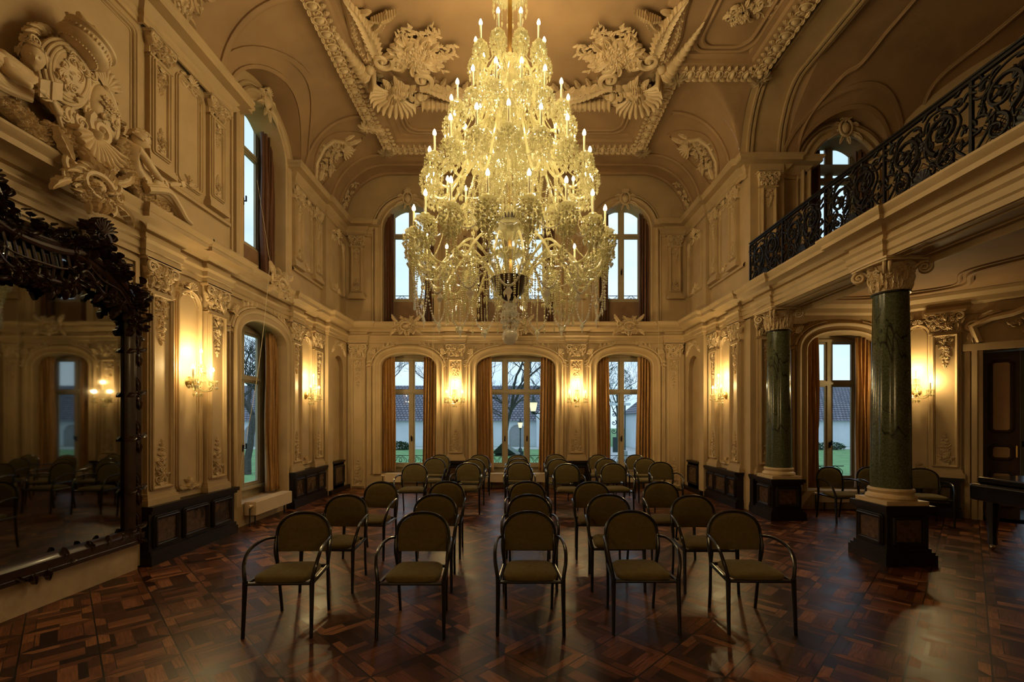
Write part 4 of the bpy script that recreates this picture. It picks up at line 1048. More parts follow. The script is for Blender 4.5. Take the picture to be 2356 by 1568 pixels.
# ------------------------------------------------------------------ wall sconces
def sconce(label, loc, rz):
    t = thing('wall_sconce', label, 'wall sconce', loc, rz, 'three-light crystal wall sconces')
    mb = MB(); mb.lathe([(0, .0), (.06, 0), (.075, .01), (.05, .03), (.02, .05), (.02, .07)], 20)
    mb.v = [(v[0], -v[2], v[1]) for v in mb.v]; mb.octa((0, -.09, -.05), .03, .06, 8); mb.build('wall_plate', 'brass', t)
    for (x, y, z, h) in ((-.20, -.20, .02, .14), (.20, -.20, .02, .14), (0, -.17, .22, .18)):
        pts = cat_spline([(0, -.05, -.02), (x*.35, y*.6, -.12 if x else .02), (x*.8, y, -.11 if x else .08), (x, y, -.03 if x else .14), (x, y, z-.02)], 6)
        mb = MB(); mb.tube(pts, .009, 8); a = mb.build('arm', 'crystal_arm', t)
        mb = MB(); dish(mb, (x, y, z), .06, .03); mb.build('drip_pan', 'crystal', a)
        mb = MB(); pendants(mb, (x, y, z), .052, 9, .055, .8); tag(mb.build('crystal_pendants', 'crystal', a), kind='stuff')
        mb = MB(); mb.tube([(x, y, z), (x, y, z+h)], .0115, 10); mb.build('candle_sleeve', 'candle', a)
        mb = MB(); flame(mb, (x, y, z+h), .018, .06); mb.build('bulb', 'bulb', a)
        LIGHTS.append((t, (x, y, z+h+.03)))
    mb = MB(); rg = random.Random(3)
    strand(mb, (-.2, -.2, .0), (0, -.17, .2), .05, .008); strand(mb, (.2, -.2, .0), (0, -.17, .2), .05, .008); strand(mb, (-.2, -.2, -.02), (.2, -.2, -.02), .10, .008)
    pendants(mb, (0, -.12, -.06), .05, 7, .08, .9); pendants(mb, (0, -.15, .1), .06, 8, .06, .8)
    mb.ball((0, -.13, -.02), .035, n=8, m=5); tag(mb.build('bead_festoon', 'crystal', t), kind='stuff')
    return t
SZ = 2.27
SC = [('crystal sconce on the left wall between the mirror pilaster and the window', (XL, 6.25, SZ), pi/2),
      ('crystal sconce on the left wall past the window, near the end bay', (XL, 9.72, SZ), pi/2),
      ('crystal sconce on the end wall left of the middle window', (-1.55, YB-.06, SZ), 0),
      ('crystal sconce on the end wall right of the middle window', (1.55, YB-.06, SZ), 0),
      ('crystal sconce on the right wall left of the far green column', (XR, 9.72, SZ), -pi/2),
      ('crystal sconce on the angled wall right of the near green column', (7.2+.49*cos(pi/4), YA-.49*sin(pi/4), SZ), -pi/4),
      ('added unseen sconce behind the camera to light the chairs, towards the mirror side', (-2.4, -2.2, SZ), pi), ('added unseen sconce behind the camera to light the chairs, towards the gallery side', (2.4, -2.2, SZ), pi)]  # last two are added out of view to brighten the chair fronts
sc0 = sconce(*SC[0]); base_l = [l for _, l in LIGHTS]
for l, loc, rz in SC[1:]: dup(sc0, loc, rz, l)
for l, loc, rz in SC:
    for p in base_l:
        x = loc[0]+p[0]*cos(rz)-p[1]*sin(rz); y = loc[1]+p[0]*sin(rz)+p[1]*cos(rz)
        add_light('sconce_lamp', (x, y, loc[2]+p[2]), SCONCE_W, .02, (1, .74, .34))

# ------------------------------------------------------------------ chandelier
CHX, CHY = -.08, 6.1
ch = thing('chandelier', 'huge lit crystal chandelier with tiers of candle arms hanging in the middle of the hall', 'chandelier', (CHX, CHY, 2.75))
def zz(z): return z-2.75
TIERS = [  # R, holder z, candle length, arm control points (r, z), count, phase, pendant scale
    (1.27, 4.08, .25, [(.20, 3.62), (.38, 3.86), (.62, 4.02), (.84, 3.84), (1.0, 3.64), (1.17, 3.66), (1.26, 3.84), (1.27, 4.04)], 18, 10, 1.2),
    (1.06, 4.96, .25, [(.12, 5.35), (.20, 5.62), (.36, 5.66), (.52, 5.35), (.68, 4.92), (.86, 4.66), (1.02, 4.70), (1.06, 4.93)], 18, 0, 1.15),
    (.78, 5.66, .25, [(.10, 5.95), (.18, 6.12), (.32, 6.05), (.46, 5.66), (.60, 5.42), (.74, 5.44), (.78, 5.63)], 16, 11, 1.05),
    (.46, 6.54, .25, [(.06, 6.3), (.13, 6.52), (.24, 6.48), (.34, 6.30), (.43, 6.34), (.46, 6.51)], 10, 18, .95)]
def bead_ball(mb, c, r, h, n, br=.015):        # rounded cluster of cut beads round a candle holder
    for i in range(n):
        t = (i+.5)/n; z = 1-2*t; a = i*2.39996; rr = sqrt(max(0, 1-z*z))
        mb.octa((c[0]+r*rr*cos(a), c[1]+r*rr*sin(a), c[2]+h*z), br*(.8+.4*((i*7) % 5)/5), br*1.1, 5, .5)
for ti, (R, hz, cl, cp, n, ph, ps) in enumerate(TIERS):
    root = None
    for k in range(n):
        ang = radians(ph+k*360/n)-pi/2
        if root is None:
            mb = MB(); mb.tube([(p[0], p[1], p[2]) for p in cat_spline([(r, 0, zz(z)) for r, z in cp], 6)], lambda t: .016*(1+.12*sin(t*150)), 8)
            root = mb.build('arm', 'crystal_arm', ch, rz=ang)
            c = (R, 0, zz(hz))
            mb = MB(); dish(mb, c, .095*ps, .05); mb.ball((R, 0, zz(hz)+.03), .028, n=8, m=5); dish(mb, (R, 0, zz(hz)+.055), .05, .03); mb.ball((R, 0, zz(hz)-.07), .03, n=8, m=5); mb.build('drip_pan', 'crystal', root)
            mb = MB(); bead_ball(mb, (R, 0, zz(hz)-.085*ps), .105*ps, .105*ps, 80, .017)
            pendants(mb, (R, 0, zz(hz)-.02), .108*ps, 10, .05, 1.1*ps, 0, 3); pendants(mb, (R, 0, zz(hz)-.12*ps), .085*ps, 9, .07, 1.1*ps, .4, 2)
            pendants(mb, (R, 0, zz(hz)-.18*ps), .04*ps, 5, .08, 1.1*ps, .2, 1)
            if ti == 0:
                for q in range(6): a = q*1.05; strand(mb, (R+.07*cos(a), .07*sin(a), zz(hz)-.16), (R+.04*cos(a), .04*sin(a), zz(hz)-.40-.06*(q % 3)), 0, .0135, 2.1)
            for q, (r_, z_) in enumerate(cp[2:-2]): pendants(mb, (r_, 0, zz(z_)-.01), .018, 3, .09, 1., q)
            tag(mb.build('crystal_pendants', 'crystal', root), kind='stuff')
            mb = MB(); mb.tube([(R, 0, zz(hz)+.02), (R, 0, zz(hz)+.07+cl-.05)], .0145, 10); mb.build('candle_sleeve', 'candle', root)
            mb = MB(); flame(mb, (R, 0, zz(hz)+cl+.02), .023, .085); mb.build('bulb', 'bulb', root)
        else: dup(root, rz=ang, parent=ch)
        add_light('chandelier_lamp', (CHX+R*cos(ang), CHY+R*sin(ang), hz+cl+.06), CH_W, .03, (1, .78, .40))
    # bead swags between neighbouring holders and up to the tier above
    upR, upz = (TIERS[ti+1][0], TIERS[ti+1][1]-.12) if ti < 3 else (.12, 7.15)
    s0 = u0 = None
    for k in range(n):
        ang = radians(ph+k*360/n)-pi/2; d = 2*pi/n
        if s0 is None:
            mb = MB()
            if ti == 0: strand(mb, (R, 0, zz(hz)-.50), (R*cos(d), R*sin(d), zz(hz)-.50), .40, .018, 2.2); mb.octa((R*cos(d/2)*.99, R*sin(d/2)*.99, zz(hz)-.86), .001, .001)
            strand(mb, (R, 0, zz(hz)-.05), (R*cos(d), R*sin(d), zz(hz)-.05), .20, .011)
            s0 = tag(mb.build('bead_swag', 'crystal_low' if ti == 0 else 'crystal', ch, rz=ang), kind='stuff')
            mb = MB()
            if ti < 3: strand(mb, (R-.05, 0, zz(hz)-.02), (upR*.8*cos(d/2), upR*.8*sin(d/2), zz(upz)-.15), .16, .012)
            strand(mb, (R*.6, 0, zz(hz)-.25), (.12, .02, zz(hz)-.05), .1, .012)
            u0 = tag(mb.build('bead_strand', 'crystal', ch, rz=ang), kind='stuff')
        else: dup(s0, rz=ang, parent=ch); dup(u0, rz=ang, parent=ch)
# big flat drops under the widest tier
k0 = None
for k in range(18):
    ang = radians(k*20)-pi/2
    if k0 is None:
        mb = MB(); z = zz(3.52); strand(mb, (1.22, 0, z), (1.22, 0, z-.30), 0, .011)
        for (w_, a, b) in ((.045, z-.32, z-.52),):
            mb.add([(1.22, 0, a), (1.22-.012, -w_, a-.07), (1.22+.012, -w_, a-.07), (1.22-.012, w_, a-.07), (1.22+.012, w_, a-.07), (1.22, -.02, a-.11), (1.22, .02, a-.11), (1.22, 0, b)],
                   [(0, 1, 3), (0, 2, 4), (0, 1, 2), (0, 3, 4), (1, 5, 6, 3), (2, 5, 6, 4), (1, 2, 5), (3, 4, 6), (5, 6, 7)])
        k0 = mb.build('kite_drop', 'crystal_low', ch, rz=ang, smooth=False)
    else: dup(k0, rz=ang, parent=ch)
mb = MB(); mb.tube([(0, 0, zz(3.3)), (0, 0, zz(ZC))], .03, 10); mb.build('stem', 'brass', ch)
# central vases, dishes and curtains of crystal strings
core = MB()
for (prof, zc) in (([(.03, -.1), (.10, -.05), (.14, .05), (.09, .18), (.05, .28), (.08, .34), (.05, .4)], 6.25), ([(.05, -.15), (.18, -.05), (.21, .03), (.12, .15), (.06, .3)], 5.85),
                   ([(.05, -.1), (.2, .02), (.24, .06), (.14, .2), (.08, .4)], 5.15), ([(.04, -.1), (.16, 0), (.22, .06), (.1, .2), (.06, .35)], 4.25), ([(.05, -.05), (.19, .02), (.20, .04), (.05, .06)], 3.95)):
    core.lathe([(r, zz(zc+z)) for r, z in prof], 16)
core.build('crystal_vase', 'crystal', ch, smooth=False)
mb = MB(); rg = random.Random(5)
for (r0, z0_, r1, z1_, n) in ((.26, 5.62, .18, 5.05, 30), (.34, 5.5, .30, 4.9, 34), (.22, 4.95, .16, 4.5, 24), (.42, 4.98, .40, 4.55, 34), (.55, 4.8, .50, 4.45, 36), (.2, 6.0, .12, 5.6, 18), (.66, 3.62, .62, 3.32, 30), (.88, 3.62, .85, 3.16, 36), (.36, 5.65, .34, 5.3, 26)):
    for k in range(n):
        a = 2*pi*k/n+rg.random()*.1; dz = rg.uniform(-.06, .06)
        strand(mb, (r0*cos(a), r0*sin(a), zz(z0_)), (r1*cos(a), r1*sin(a), zz(z1_)+dz), 0, .0125, 2.0); mb.octa((r1*cos(a), r1*sin(a), zz(z1_)+dz-.06), .018, .06, 6, .3)
tag(mb.build('crystal_curtain', 'crystal', ch), kind='stuff')
for (zc, r, h) in ((4.46, .14, .2), (3.62, .245, .30)):
    mb = MB(); mb.lathe([(.015, zz(zc-h)), (r*.3, zz(zc-h*.9)), (r*.75, zz(zc-h*.55)), (r*.98, zz(zc-h*.1)), (r, zz(zc)), (r*1.05, zz(zc+.015)), (r*.9, zz(zc+.02)), (.03, zz(zc-.02))], 32); b = mb.build('metal_bowl', 'gilt_dark', ch)
    mb = MB()
    for k in range(12): a = 2*pi*k/12; strand(mb, (r*1.04*cos(a), r*1.04*sin(a), zz(zc+.02)), (r*.9*cos(a), r*.9*sin(a), zz(zc-h*.75)), 0, .010); mb.octa((r*.92*cos(a), r*.92*sin(a), zz(zc-h*.9)), .015, .05, 6, .3)
    mb.build('bowl_pendants', 'crystal', b)
mb = MB(); mb.tube([(0, 0, zz(3.34)), (0, 0, zz(2.94))], .018, 8); mb.build('lower_rod', 'brass', ch)
mb = MB()
for zc, r, n in ((3.28, .10, 12), (3.16, .13, 14), (3.08, .10, 12)): dish(mb, (0, 0, zz(zc)), r, .04); pendants(mb, (0, 0, zz(zc)), r*.92, n, .07, 1, zc, 2)
mb.ball((0, 0, zz(3.22)), .06, n=10, m=6); mb.ball((0, 0, zz(3.33)), .05, n=10, m=6); mb.build('finial_dishes', 'crystal_low', ch)
mb = MB(); mb.ball((0, 0, zz(2.865)), .108, n=22, m=14); mb.build('globe', 'crystal_low', ch, smooth=False)
mb = MB()
for R_, zc in ((.24, 7.44), (.15, 7.6)):
    dish(mb, (0, 0, zz(zc)), R_, .06); pendants(mb, (0, 0, zz(zc)), R_*.95, 18, .10, 1., 0, 6)
mb.build('top_crown', 'crystal', ch)
mb = MB(); mb.lathe([(.02, -.3), (.12, -.2), (.2, -.05), (.22, 0)], 24, (0, 0, zz(ZC))); mb.build('ceiling_rose', 'stucco', ch)

# ------------------------------------------------------------------ green marble columns
def column(label, loc):
    t = thing('column', label, 'column', loc, 0, 'green marble columns carrying the gallery')
    mb = MB()
    for (h, z0, z1) in ((.31, 0, .13), (.295, .13, .16), (.27, .16, .20), (.25, .20, .62), (.275, .62, .655), (.30, .655, .715)): mb.box(-h, h, -h, h, z0, z1)
    p = mb.build('pedestal', 'darkwood', t, smooth=False)
    for r in range(4):
        mb = MB(); mb.box(-.16, .16, -.262, -.249, .27, .55); q = mb.build('pedestal_panel', 'redmarble', p, rz=r*pi/2, smooth=False)
    for r in range(4):
        mb = MB(); mb.sweep(rrect(-.18, .18, .25, .57, .01), THINM, W(0, 0, .25), True); mb.build('panel_frame', 'darkwood', p, rz=r*pi/2)
    mb = MB(); mb.box(-.255, .255, -.255, .255, .715, .765)
    mb.lathe([(.25, .765), (.262, .79), (.255, .815), (.235, .825), (.225, .84), (.232, .86), (.24, .875), (.235, .895), (.215, .905)], 40); mb.build('base', 'stucco', t)
    mb = MB(); mb.lathe([(.212, .905), (.205, 1.2), (.20, 2.0), (.19, 2.8), (.182, 3.32)], 48); mb.build('shaft', 'green', t)
    mb = MB(); mb.lathe([(.182, 3.315), (.202, 3.32), (.205, 3.335), (.185, 3.345)], 40); mb.build('neck_ring', 'darkwood', t)
    mb = MB(); mb.lathe([(.18, 3.34), (.185, 3.45), (.205, 3.58), (.25, 3.66)], 32)
    for (e, z0, z1) in ((.285, 3.665, 3.69), (.30, 3.69, 3.715)):
        pts = []
        for q in range(4):
            for k in range(7):
                a = q*pi/2-pi/4+(k/6)*pi/2; rr = e*sqrt(2)*(1-.24*sin(pi*k/6)**.8); pts.append((rr*cos(a), rr*sin(a)))
        n = len(pts); mb.add([(x, y, z0) for x, y in pts]+[(x, y, z1) for x, y in pts], [tuple(range(n))[::-1], tuple(range(n, 2*n))]+[(i, (i+1) % n, n+(i+1) % n, n+i) for i in range(n)])
    for q in range(4):
        a0 = q*pi/2
        def F(u, v, w, a0=a0):
            a = a0+u/.2-pi/2; r = .185+.05*(max(0, v)/.33)**2.5+w; return (r*cos(a), r*sin(a), 3.345+v)
        for G in (F, flip(F)):
            leaf(mb, G, (.05, .01), pi/2, .15, .085, .04); leaf(mb, G, (.13, .01), pi/2, .14, .07, .04); leaf(mb, G, (.09, .08), pi/2-.1, .16, .08, .05, .3)
            scroll(mb, G, (.045, .23), .035, 1.3, 0, .012, 1, w0=.03)
        leaf(mb, F, (0, .09), pi/2, .15, .07, .05); rosette(mb, F, (0, .31), .045, .08, 6)
        cluster(mb, (lambda F: lambda u, v, w: F(u, v+.17, w))(F), .30, .26, q+3, 44, .035)
        for sg in (-1, 1):          # corner volutes as upright scrolls on the diagonals
            ad = a0-pi/4
            def V(u, v, w, ad=ad, sg=sg):
                r = .27+u; nx, ny = -sin(ad), cos(ad); w2 = (w+.01)*sg; return (r*cos(ad)+nx*w2, r*sin(ad)+ny*w2, 3.58+v)
            scroll(mb, V, (.05, .01), .085, 1.8, pi/2+.6, .021, -1, w0=.016); ctube(mb, V, [(-.09, -.10), (-.06, .0), (-.01, .06), (.045, .085)], lambda t: .018, 6, .012)
    mb.build('capital', 'stucco', t); return t
c1 = column('near green marble column on a square pedestal, beside the angled wall sconce', (4.72, 5.72, 0))
dup(c1, (4.72, 8.16, 0), 0, 'far green marble column on a square pedestal, in front of the gallery corner pier')

# ------------------------------------------------------------------ chairs
def chair(label, loc, rz):
    t = thing('armchair', label, 'chair', loc, rz)
    # backrest pad: flat bottom, round head
    def outline(e=0., n=22):
        pts = [(-.226-e, .556-e*.3)]
        for i in range(n+1):
            a = pi-pi*i/n; q = 2/2.25; cx = (1 if cos(a) > 0 else -1)*abs(cos(a))**q; pts.append(((.228+e)*cx, .70+(.188+e)*abs(sin(a))**q))
        pts.append((.226+e, .556-e*.3)); return pts
    def yb(x, z): return -.01-.10*(.9-z)+.30*x*x*0-.0+.5*(0-x*x)*.35+.03
    mb = MB(); P = outline(-.004); c = (0, .72)
    for sd in (0, 1):
        rows = []
        for k, (sc, off) in enumerate(((1, 0), (.96, .014), (.85, .022), (.55, .026), (.2, .027), (.01, .027))):
            rows.append([(c[0]+(x-c[0])*sc, yb(x*sc, c[1]+(z-c[1])*sc)-(.004+off if sd == 0 else -.004-off*.5), c[1]+(z-c[1])*sc) for x, z in P])
        mb.grid(rows, cv=True)
    o_ = len(mb.v); n = len(P)
    mb.grid([[(x, yb(x, z)-.004, z) for x, z in P], [(x, yb(x, z)+.004, z) for x, z in P]], cv=True)
    mb.build('backrest', 'velvet', t)
    mb = MB(); Q = outline(.011)
    mb.tube([(x, yb(x, z), z) for x, z in Q[1:-1]], .0135, 8)
    mb.build('back_hoop', 'blackpaint', t)
    for sg in (-1, 1):
        mb = MB(); mb.tube(cat_spline([(sg*.242, yb(.242, .70), .70), (sg*.238, -.035, .58), (sg*.225, -.03, .45), (sg*.215, .0, .2), (sg*.212, .03, 0)], 5), lambda q: .0135+.006*sin(pi*min(1, q*1.6))**2*(q < .62), 8, fl=1.15); mb.build('rear_leg', 'blackpaint', t)
    for sg in (-1, 1):
        mb = MB(); mb.tube(cat_spline([(sg*.246, -.03, .685), (sg*.275, -.14, .70), (sg*.29, -.28, .69), (sg*.295, -.385, .655), (sg*.290, -.45, .58), (sg*.275, -.475, .50), (sg*.265, -.48, .43)], 5), lambda q: .0125+.004*q, 8); mb.build('armrest', 'blackpaint', t)
        mb = MB(); mb.tube([(sg*.265, -.48, .45), (sg*.267, -.49, .25), (sg*.27, -.505, 0)], lambda q: .020-.006*q, 8, fl=1.1); mb.build('front_leg', 'blackpaint', t)
    mb = MB()
    for sg in (-1, 1): mb.tube([(sg*.262, -.47, .425), (sg*.225, -.03, .43)], .018, 8, fl=.8)
    mb.tube([(-.26, -.475, .425), (.26, -.475, .425)], .018, 8, fl=.8); mb.tube([(-.225, -.04, .43), (.225, -.04, .43)], .016, 8)
    mb.build('seat_frame', 'blackpaint', t)
    mb = MB(); sp = []
    m = 36
    for i in range(m):
        a = 2*pi*i/m; q = 2/5.0
        cx = (1 if cos(a) >= 0 else -1)*abs(cos(a))**q; sy = (1 if sin(a) >= 0 else -1)*abs(sin(a))**q
        y = -.27+.215*sy; x = cx*(.235-.035*(y+.485)/.43); sp.append((x, y))
    rows = []
    for (sc, z) in ((.9, .425), (.98, .435), (1.0, .45), (.985, .467), (.92, .480), (.75, .490), (.4, .493), (.02, .494)): rows.append([(x*sc, -.27+(y+.27)*sc, z+.02*(y+.3)*0) for x, y in sp])
    mb.grid(rows, cv=True); mb.build('seat', 'velvet', t)
    return t
rows_ = [('front row, nearest the camera', [(700, 1190, 2), (973, 1190, 0), (1217, 1188, 0), (1452, 1187, 0), (1688, 1187, -1)]),
         ('second row from the camera', [(797, 1148, -2), (1002, 1147, -2), (1217, 1147, 0), (1400, 1147, 0), (1593, 1149, 0)]),
         ('third row from the camera', [(877, 1116, -9), (1028, 1115, -3), (1213, 1115, 0), (1361, 1116, 0), (1520, 1116, 0)]),
         ('fourth row, first behind the gap', [(954, 1072, 2), (1077, 1070, -1), (1195, 1069, 0), (1304, 1072, 0), (1411, 1071, 0), (1520, 1068, 0)]),
         ('fifth row, last but one', [(1000, 1058, -3), (1090, 1060, -2), (1193, 1059, 0), (1285, 1060, 0), (1395, 1059, 0), (1484, 1058, 0)]),
         ('back row under the end wall windows', [(1012, 1050, -3), (1103, 1050, 0), (1191, 1050, 0), (1278, 1049, 0), (1376, 1050, 0), (1462, 1050, 0)])]
pos5 = ['leftmost', 'second from left', 'middle', 'fourth from left', 'rightmost']; pos6 = ['leftmost', 'second from left', 'third from left', 'fourth from left', 'fifth from left', 'rightmost']
ch0 = None
for rn, L in rows_:
    for i, (px, py, rot) in enumerate(L):
        Y = .893*FPX/(py-965); X = (px-1187)/FPX*Y; nm = (pos5 if len(L) == 5 else pos6)[i]
        lb = 'olive velvet armchair, %s in the %s' % (nm, rn)
        if ch0 is None: ch0 = chair(lb, (X, Y, 0), radians(rot)); ch0['group'] = 'rows of olive velvet armchairs'
        else: dup(ch0, (X, Y, 0), radians(rot), lb, 'rows of olive velvet armchairs')
for X, Y, rot, lb in ((5.62, 8.15, 4, 'dark armchair against the dado left of the window behind the columns'), (6.35, 8.15, 0, 'dark armchair under the alcove window, partly behind the near green column'), (7.05, 7.9, -25, 'dark armchair in the alcove right of the near green column')):
    dup(ch0, (X, Y, 0), radians(rot), lb, 'armchairs in the alcove')
# ------------------------------------------------------------------ the big mirror on the left wall
MC = 4.17
t = thing('carved_mirror', 'huge dark carved wooden wall mirror with arched crest on the left wall', 'mirror', (XL, MC, .0), pi/2)
def Mm(u, v, w): return (u, -w-.05, v)
def mirror_in(x):      # glass head
    return 2.95+.42*sqrt(max(0, 1-(abs(x)/1.02)**2.2))
mb = MB(); n = 40; top = [(-1.0+2.0*i/n) for i in range(n+1)]
mb.grid([[Mm(x, .42, .01) for x in top], [Mm(x, mirror_in(x)+.05, .01) for x in top]]); mb.build('glass', 'mirror', t, smooth=False)
fp = [(1.07, .40), (1.07, 2.95)]+[(1.07*cos(pi*i/24), 2.95+.5*sin(pi*i/24)) for i in range(1, 24)]+[(-1.07, 2.95), (-1.07, .40)]
mb = MB(); mb.sweep(fp+[(1.07, .40)], [(-.09, 0), (-.09, .05), (-.05, .09), (0, .07), (.04, .1), (.08, .06), (.09, 0)], Mm, False)
rg = random.Random(4)
mb.sweep([(-1.16, .38), (1.16, .38)], [(-.07, 0), (-.07, .08), (.06, .1), (.07, 0)], Mm)
for z in (.5, .95, 1.55, 2.05, 2.55, 2.9):
    for sx in (-1, 1):
        G = (lambda sx, z: lambda u, v, w: Mm(sx*1.08+u, z+v, w+.06))(sx, z)
        rosette(mb, G, (0, 0), .05, .05); leaf(mb, G, (0, .02), pi/2, .18, .1, .05, .4); leaf(mb, G, (0, -.02), -pi/2, .18, .1, .05, .4); leaf(mb, G, (0, 0), 0, .14, .07, .05, .8); leaf(mb, G, (0, 0), pi, .14, .07, .05, .8)
for k in range(16): G = (lambda x: lambda u, v, w: Mm(x+u, .38+v, w+.06))(-1.1+.147*k); leaf(mb, G, (0, 0), rg.uniform(0, 6), .14, .07, .05, .5); rosette(mb, G, (0, 0), .035, .04)
mb.build('carved_frame', 'gilt_dark', t)
mb = MB()
def lo(x):
    x = abs(x); return 3.03+.20*math.exp(-((x-.45)/.13)**2)-.25*max(0, x-.85)/.2
def ri(x):
    x = abs(x); return 3.36+.07*math.exp(-((x-.45)/.2)**2)-.30*max(0, (x-.72)/.35)**1.6
XS = [-1.08+2.16*i/70 for i in range(71)]
for f, r in ((ri, .032), (lambda x: ri(x)+.07, .018), (lambda x: lo(x)+.03, .02), (lambda x: (lo(x)+ri(x))/2, .011)):
    ctube(mb, Mm, [(x, f(x)) for x in XS], lambda q: r*(1+.18*sin(q*420)), 7, .08)
for i in range(26):
    x = -1.0+2.0*i/25; ctube(mb, Mm, [(x, lo(x)), (x+.03, (lo(x)+ri(x))/2), (x-.01, ri(x))], lambda q: .011, 5, .06)
mb.build('trellis_crest', 'gilt_dark', t)
mb = MB()
for i in range(230):
    x = rg.uniform(-1.08, 1.08); k = i % 3; p = (x, (lo(x)+rg.uniform(-.06, .05)) if k < 2 else (ri(x)+rg.uniform(.04, .16)))
    G = (lambda p: lambda u, v, w: Mm(p[0]+u, p[1]+v, w+.06))(p)
    leaf(mb, G, (0, 0), rg.uniform(0, 6.3), rg.uniform(.08, .16), .07, .06, rg.uniform(-1.5, 1.5))
    if i % 4 == 0: rosette(mb, G, (0, 0), .04, .06)
for sx in (-1, 1):
    for (dx, dz, w_, h_, sd, nn) in ((.50, 3.62, .40, .36, 3, 60), (.78, 3.42, .34, .26, 9, 30), (.2, 3.52, .4, .18, 8, 26), (1.04, 3.2, .28, .34, 6, 36), (1.08, 2.95, .2, .4, 7, 24)):
        G = (lambda sx, a, b: lambda u, v, w: Mm(sx*a+u, b+v, w+.08))(sx, dx, dz); cluster(mb, G, w_, h_, sd, nn, .12)
    G = (lambda sx: lambda u, v, w: Mm(sx*.52+u, 3.62+v, w+.14))(sx); scroll(mb, G, (0, 0), .12, 1.4, 0, .03); shell(mb, G, (0, .05), .16, .08)
mb.build('carved_foliage', 'gilt_dark', t)
# plaster block below the mirror
mb = MB(); mb.box(2.9, 5.33, -.06, .02, 0, .305); o = mb.build('mirror_plinth', 'plinth_plaster', loc=(XL, 0, 0), rz=pi/2, smooth=False)
tag(o, 'plain plaster plinth on the floor under the big mirror', 'plinth')

# ------------------------------------------------------------------ relief figures over the mirror
def figure(name, parent, chain, edges, mat='stucco'):
    me = bpy.data.meshes.new(name); me.from_pydata([c[:3] for c in chain], edges, []); me.update(); me.materials.append(M[mat])
    o = bpy.data.objects.new(name, me); C.objects.link(o); o.parent = parent
    sk = o.modifiers.new('skin', 'SKIN'); sk.use_smooth_shade = True
    if not me.skin_vertices: bpy.context.view_layer.update()
    for v, c in zip(me.skin_vertices[0].data, chain): v.radius = (c[3], c[3]*(c[4] if len(c) > 4 else 1)); v.use_root = False
    me.skin_vertices[0].data[0].use_root = True
    ss = o.modifiers.new('sub', 'SUBSURF'); ss.levels = 2; ss.render_levels = 2
    return o
def hand(parent, wrist, dirv, up, s=1., curl=.6):
    d = Vector(dirv).normalized(); u = Vector(up); u = (u-d*u.dot(d)).normalized(); sd = d.cross(u); w = Vector(wrist)
    ch_ = [(*(w), .022*s), (*(w+d*.05*s), .028*s, .6)]; ed = [(0, 1)]
    for k, L in enumerate((.055, .065, .06, .048)):
        b = w+d*.075*s+sd*(k-1.5)*.017*s; m_ = b+(d*cos(curl*.5)-u*sin(curl*.5))*L*.55*s; e = m_+(d*cos(curl*1.6)-u*sin(curl*1.6))*L*.55*s
        i = len(ch_); ch_ += [(*b, .0095*s), (*m_, .009*s), (*e, .007*s)]; ed += [(1, i), (i, i+1), (i+1, i+2)]
    b = w+d*.03*s+sd*-.025*s; m_ = b+(d*.6-sd*.6-u*.3)*.035*s; i = len(ch_); ch_ += [(*b, .011*s), (*m_, .009*s), (*(m_+(d*.8-u*.5)*.03*s), .007*s)]; ed += [(0, i), (i, i+1), (i+1, i+2)]
    return figure('hand', parent, ch_, ed)
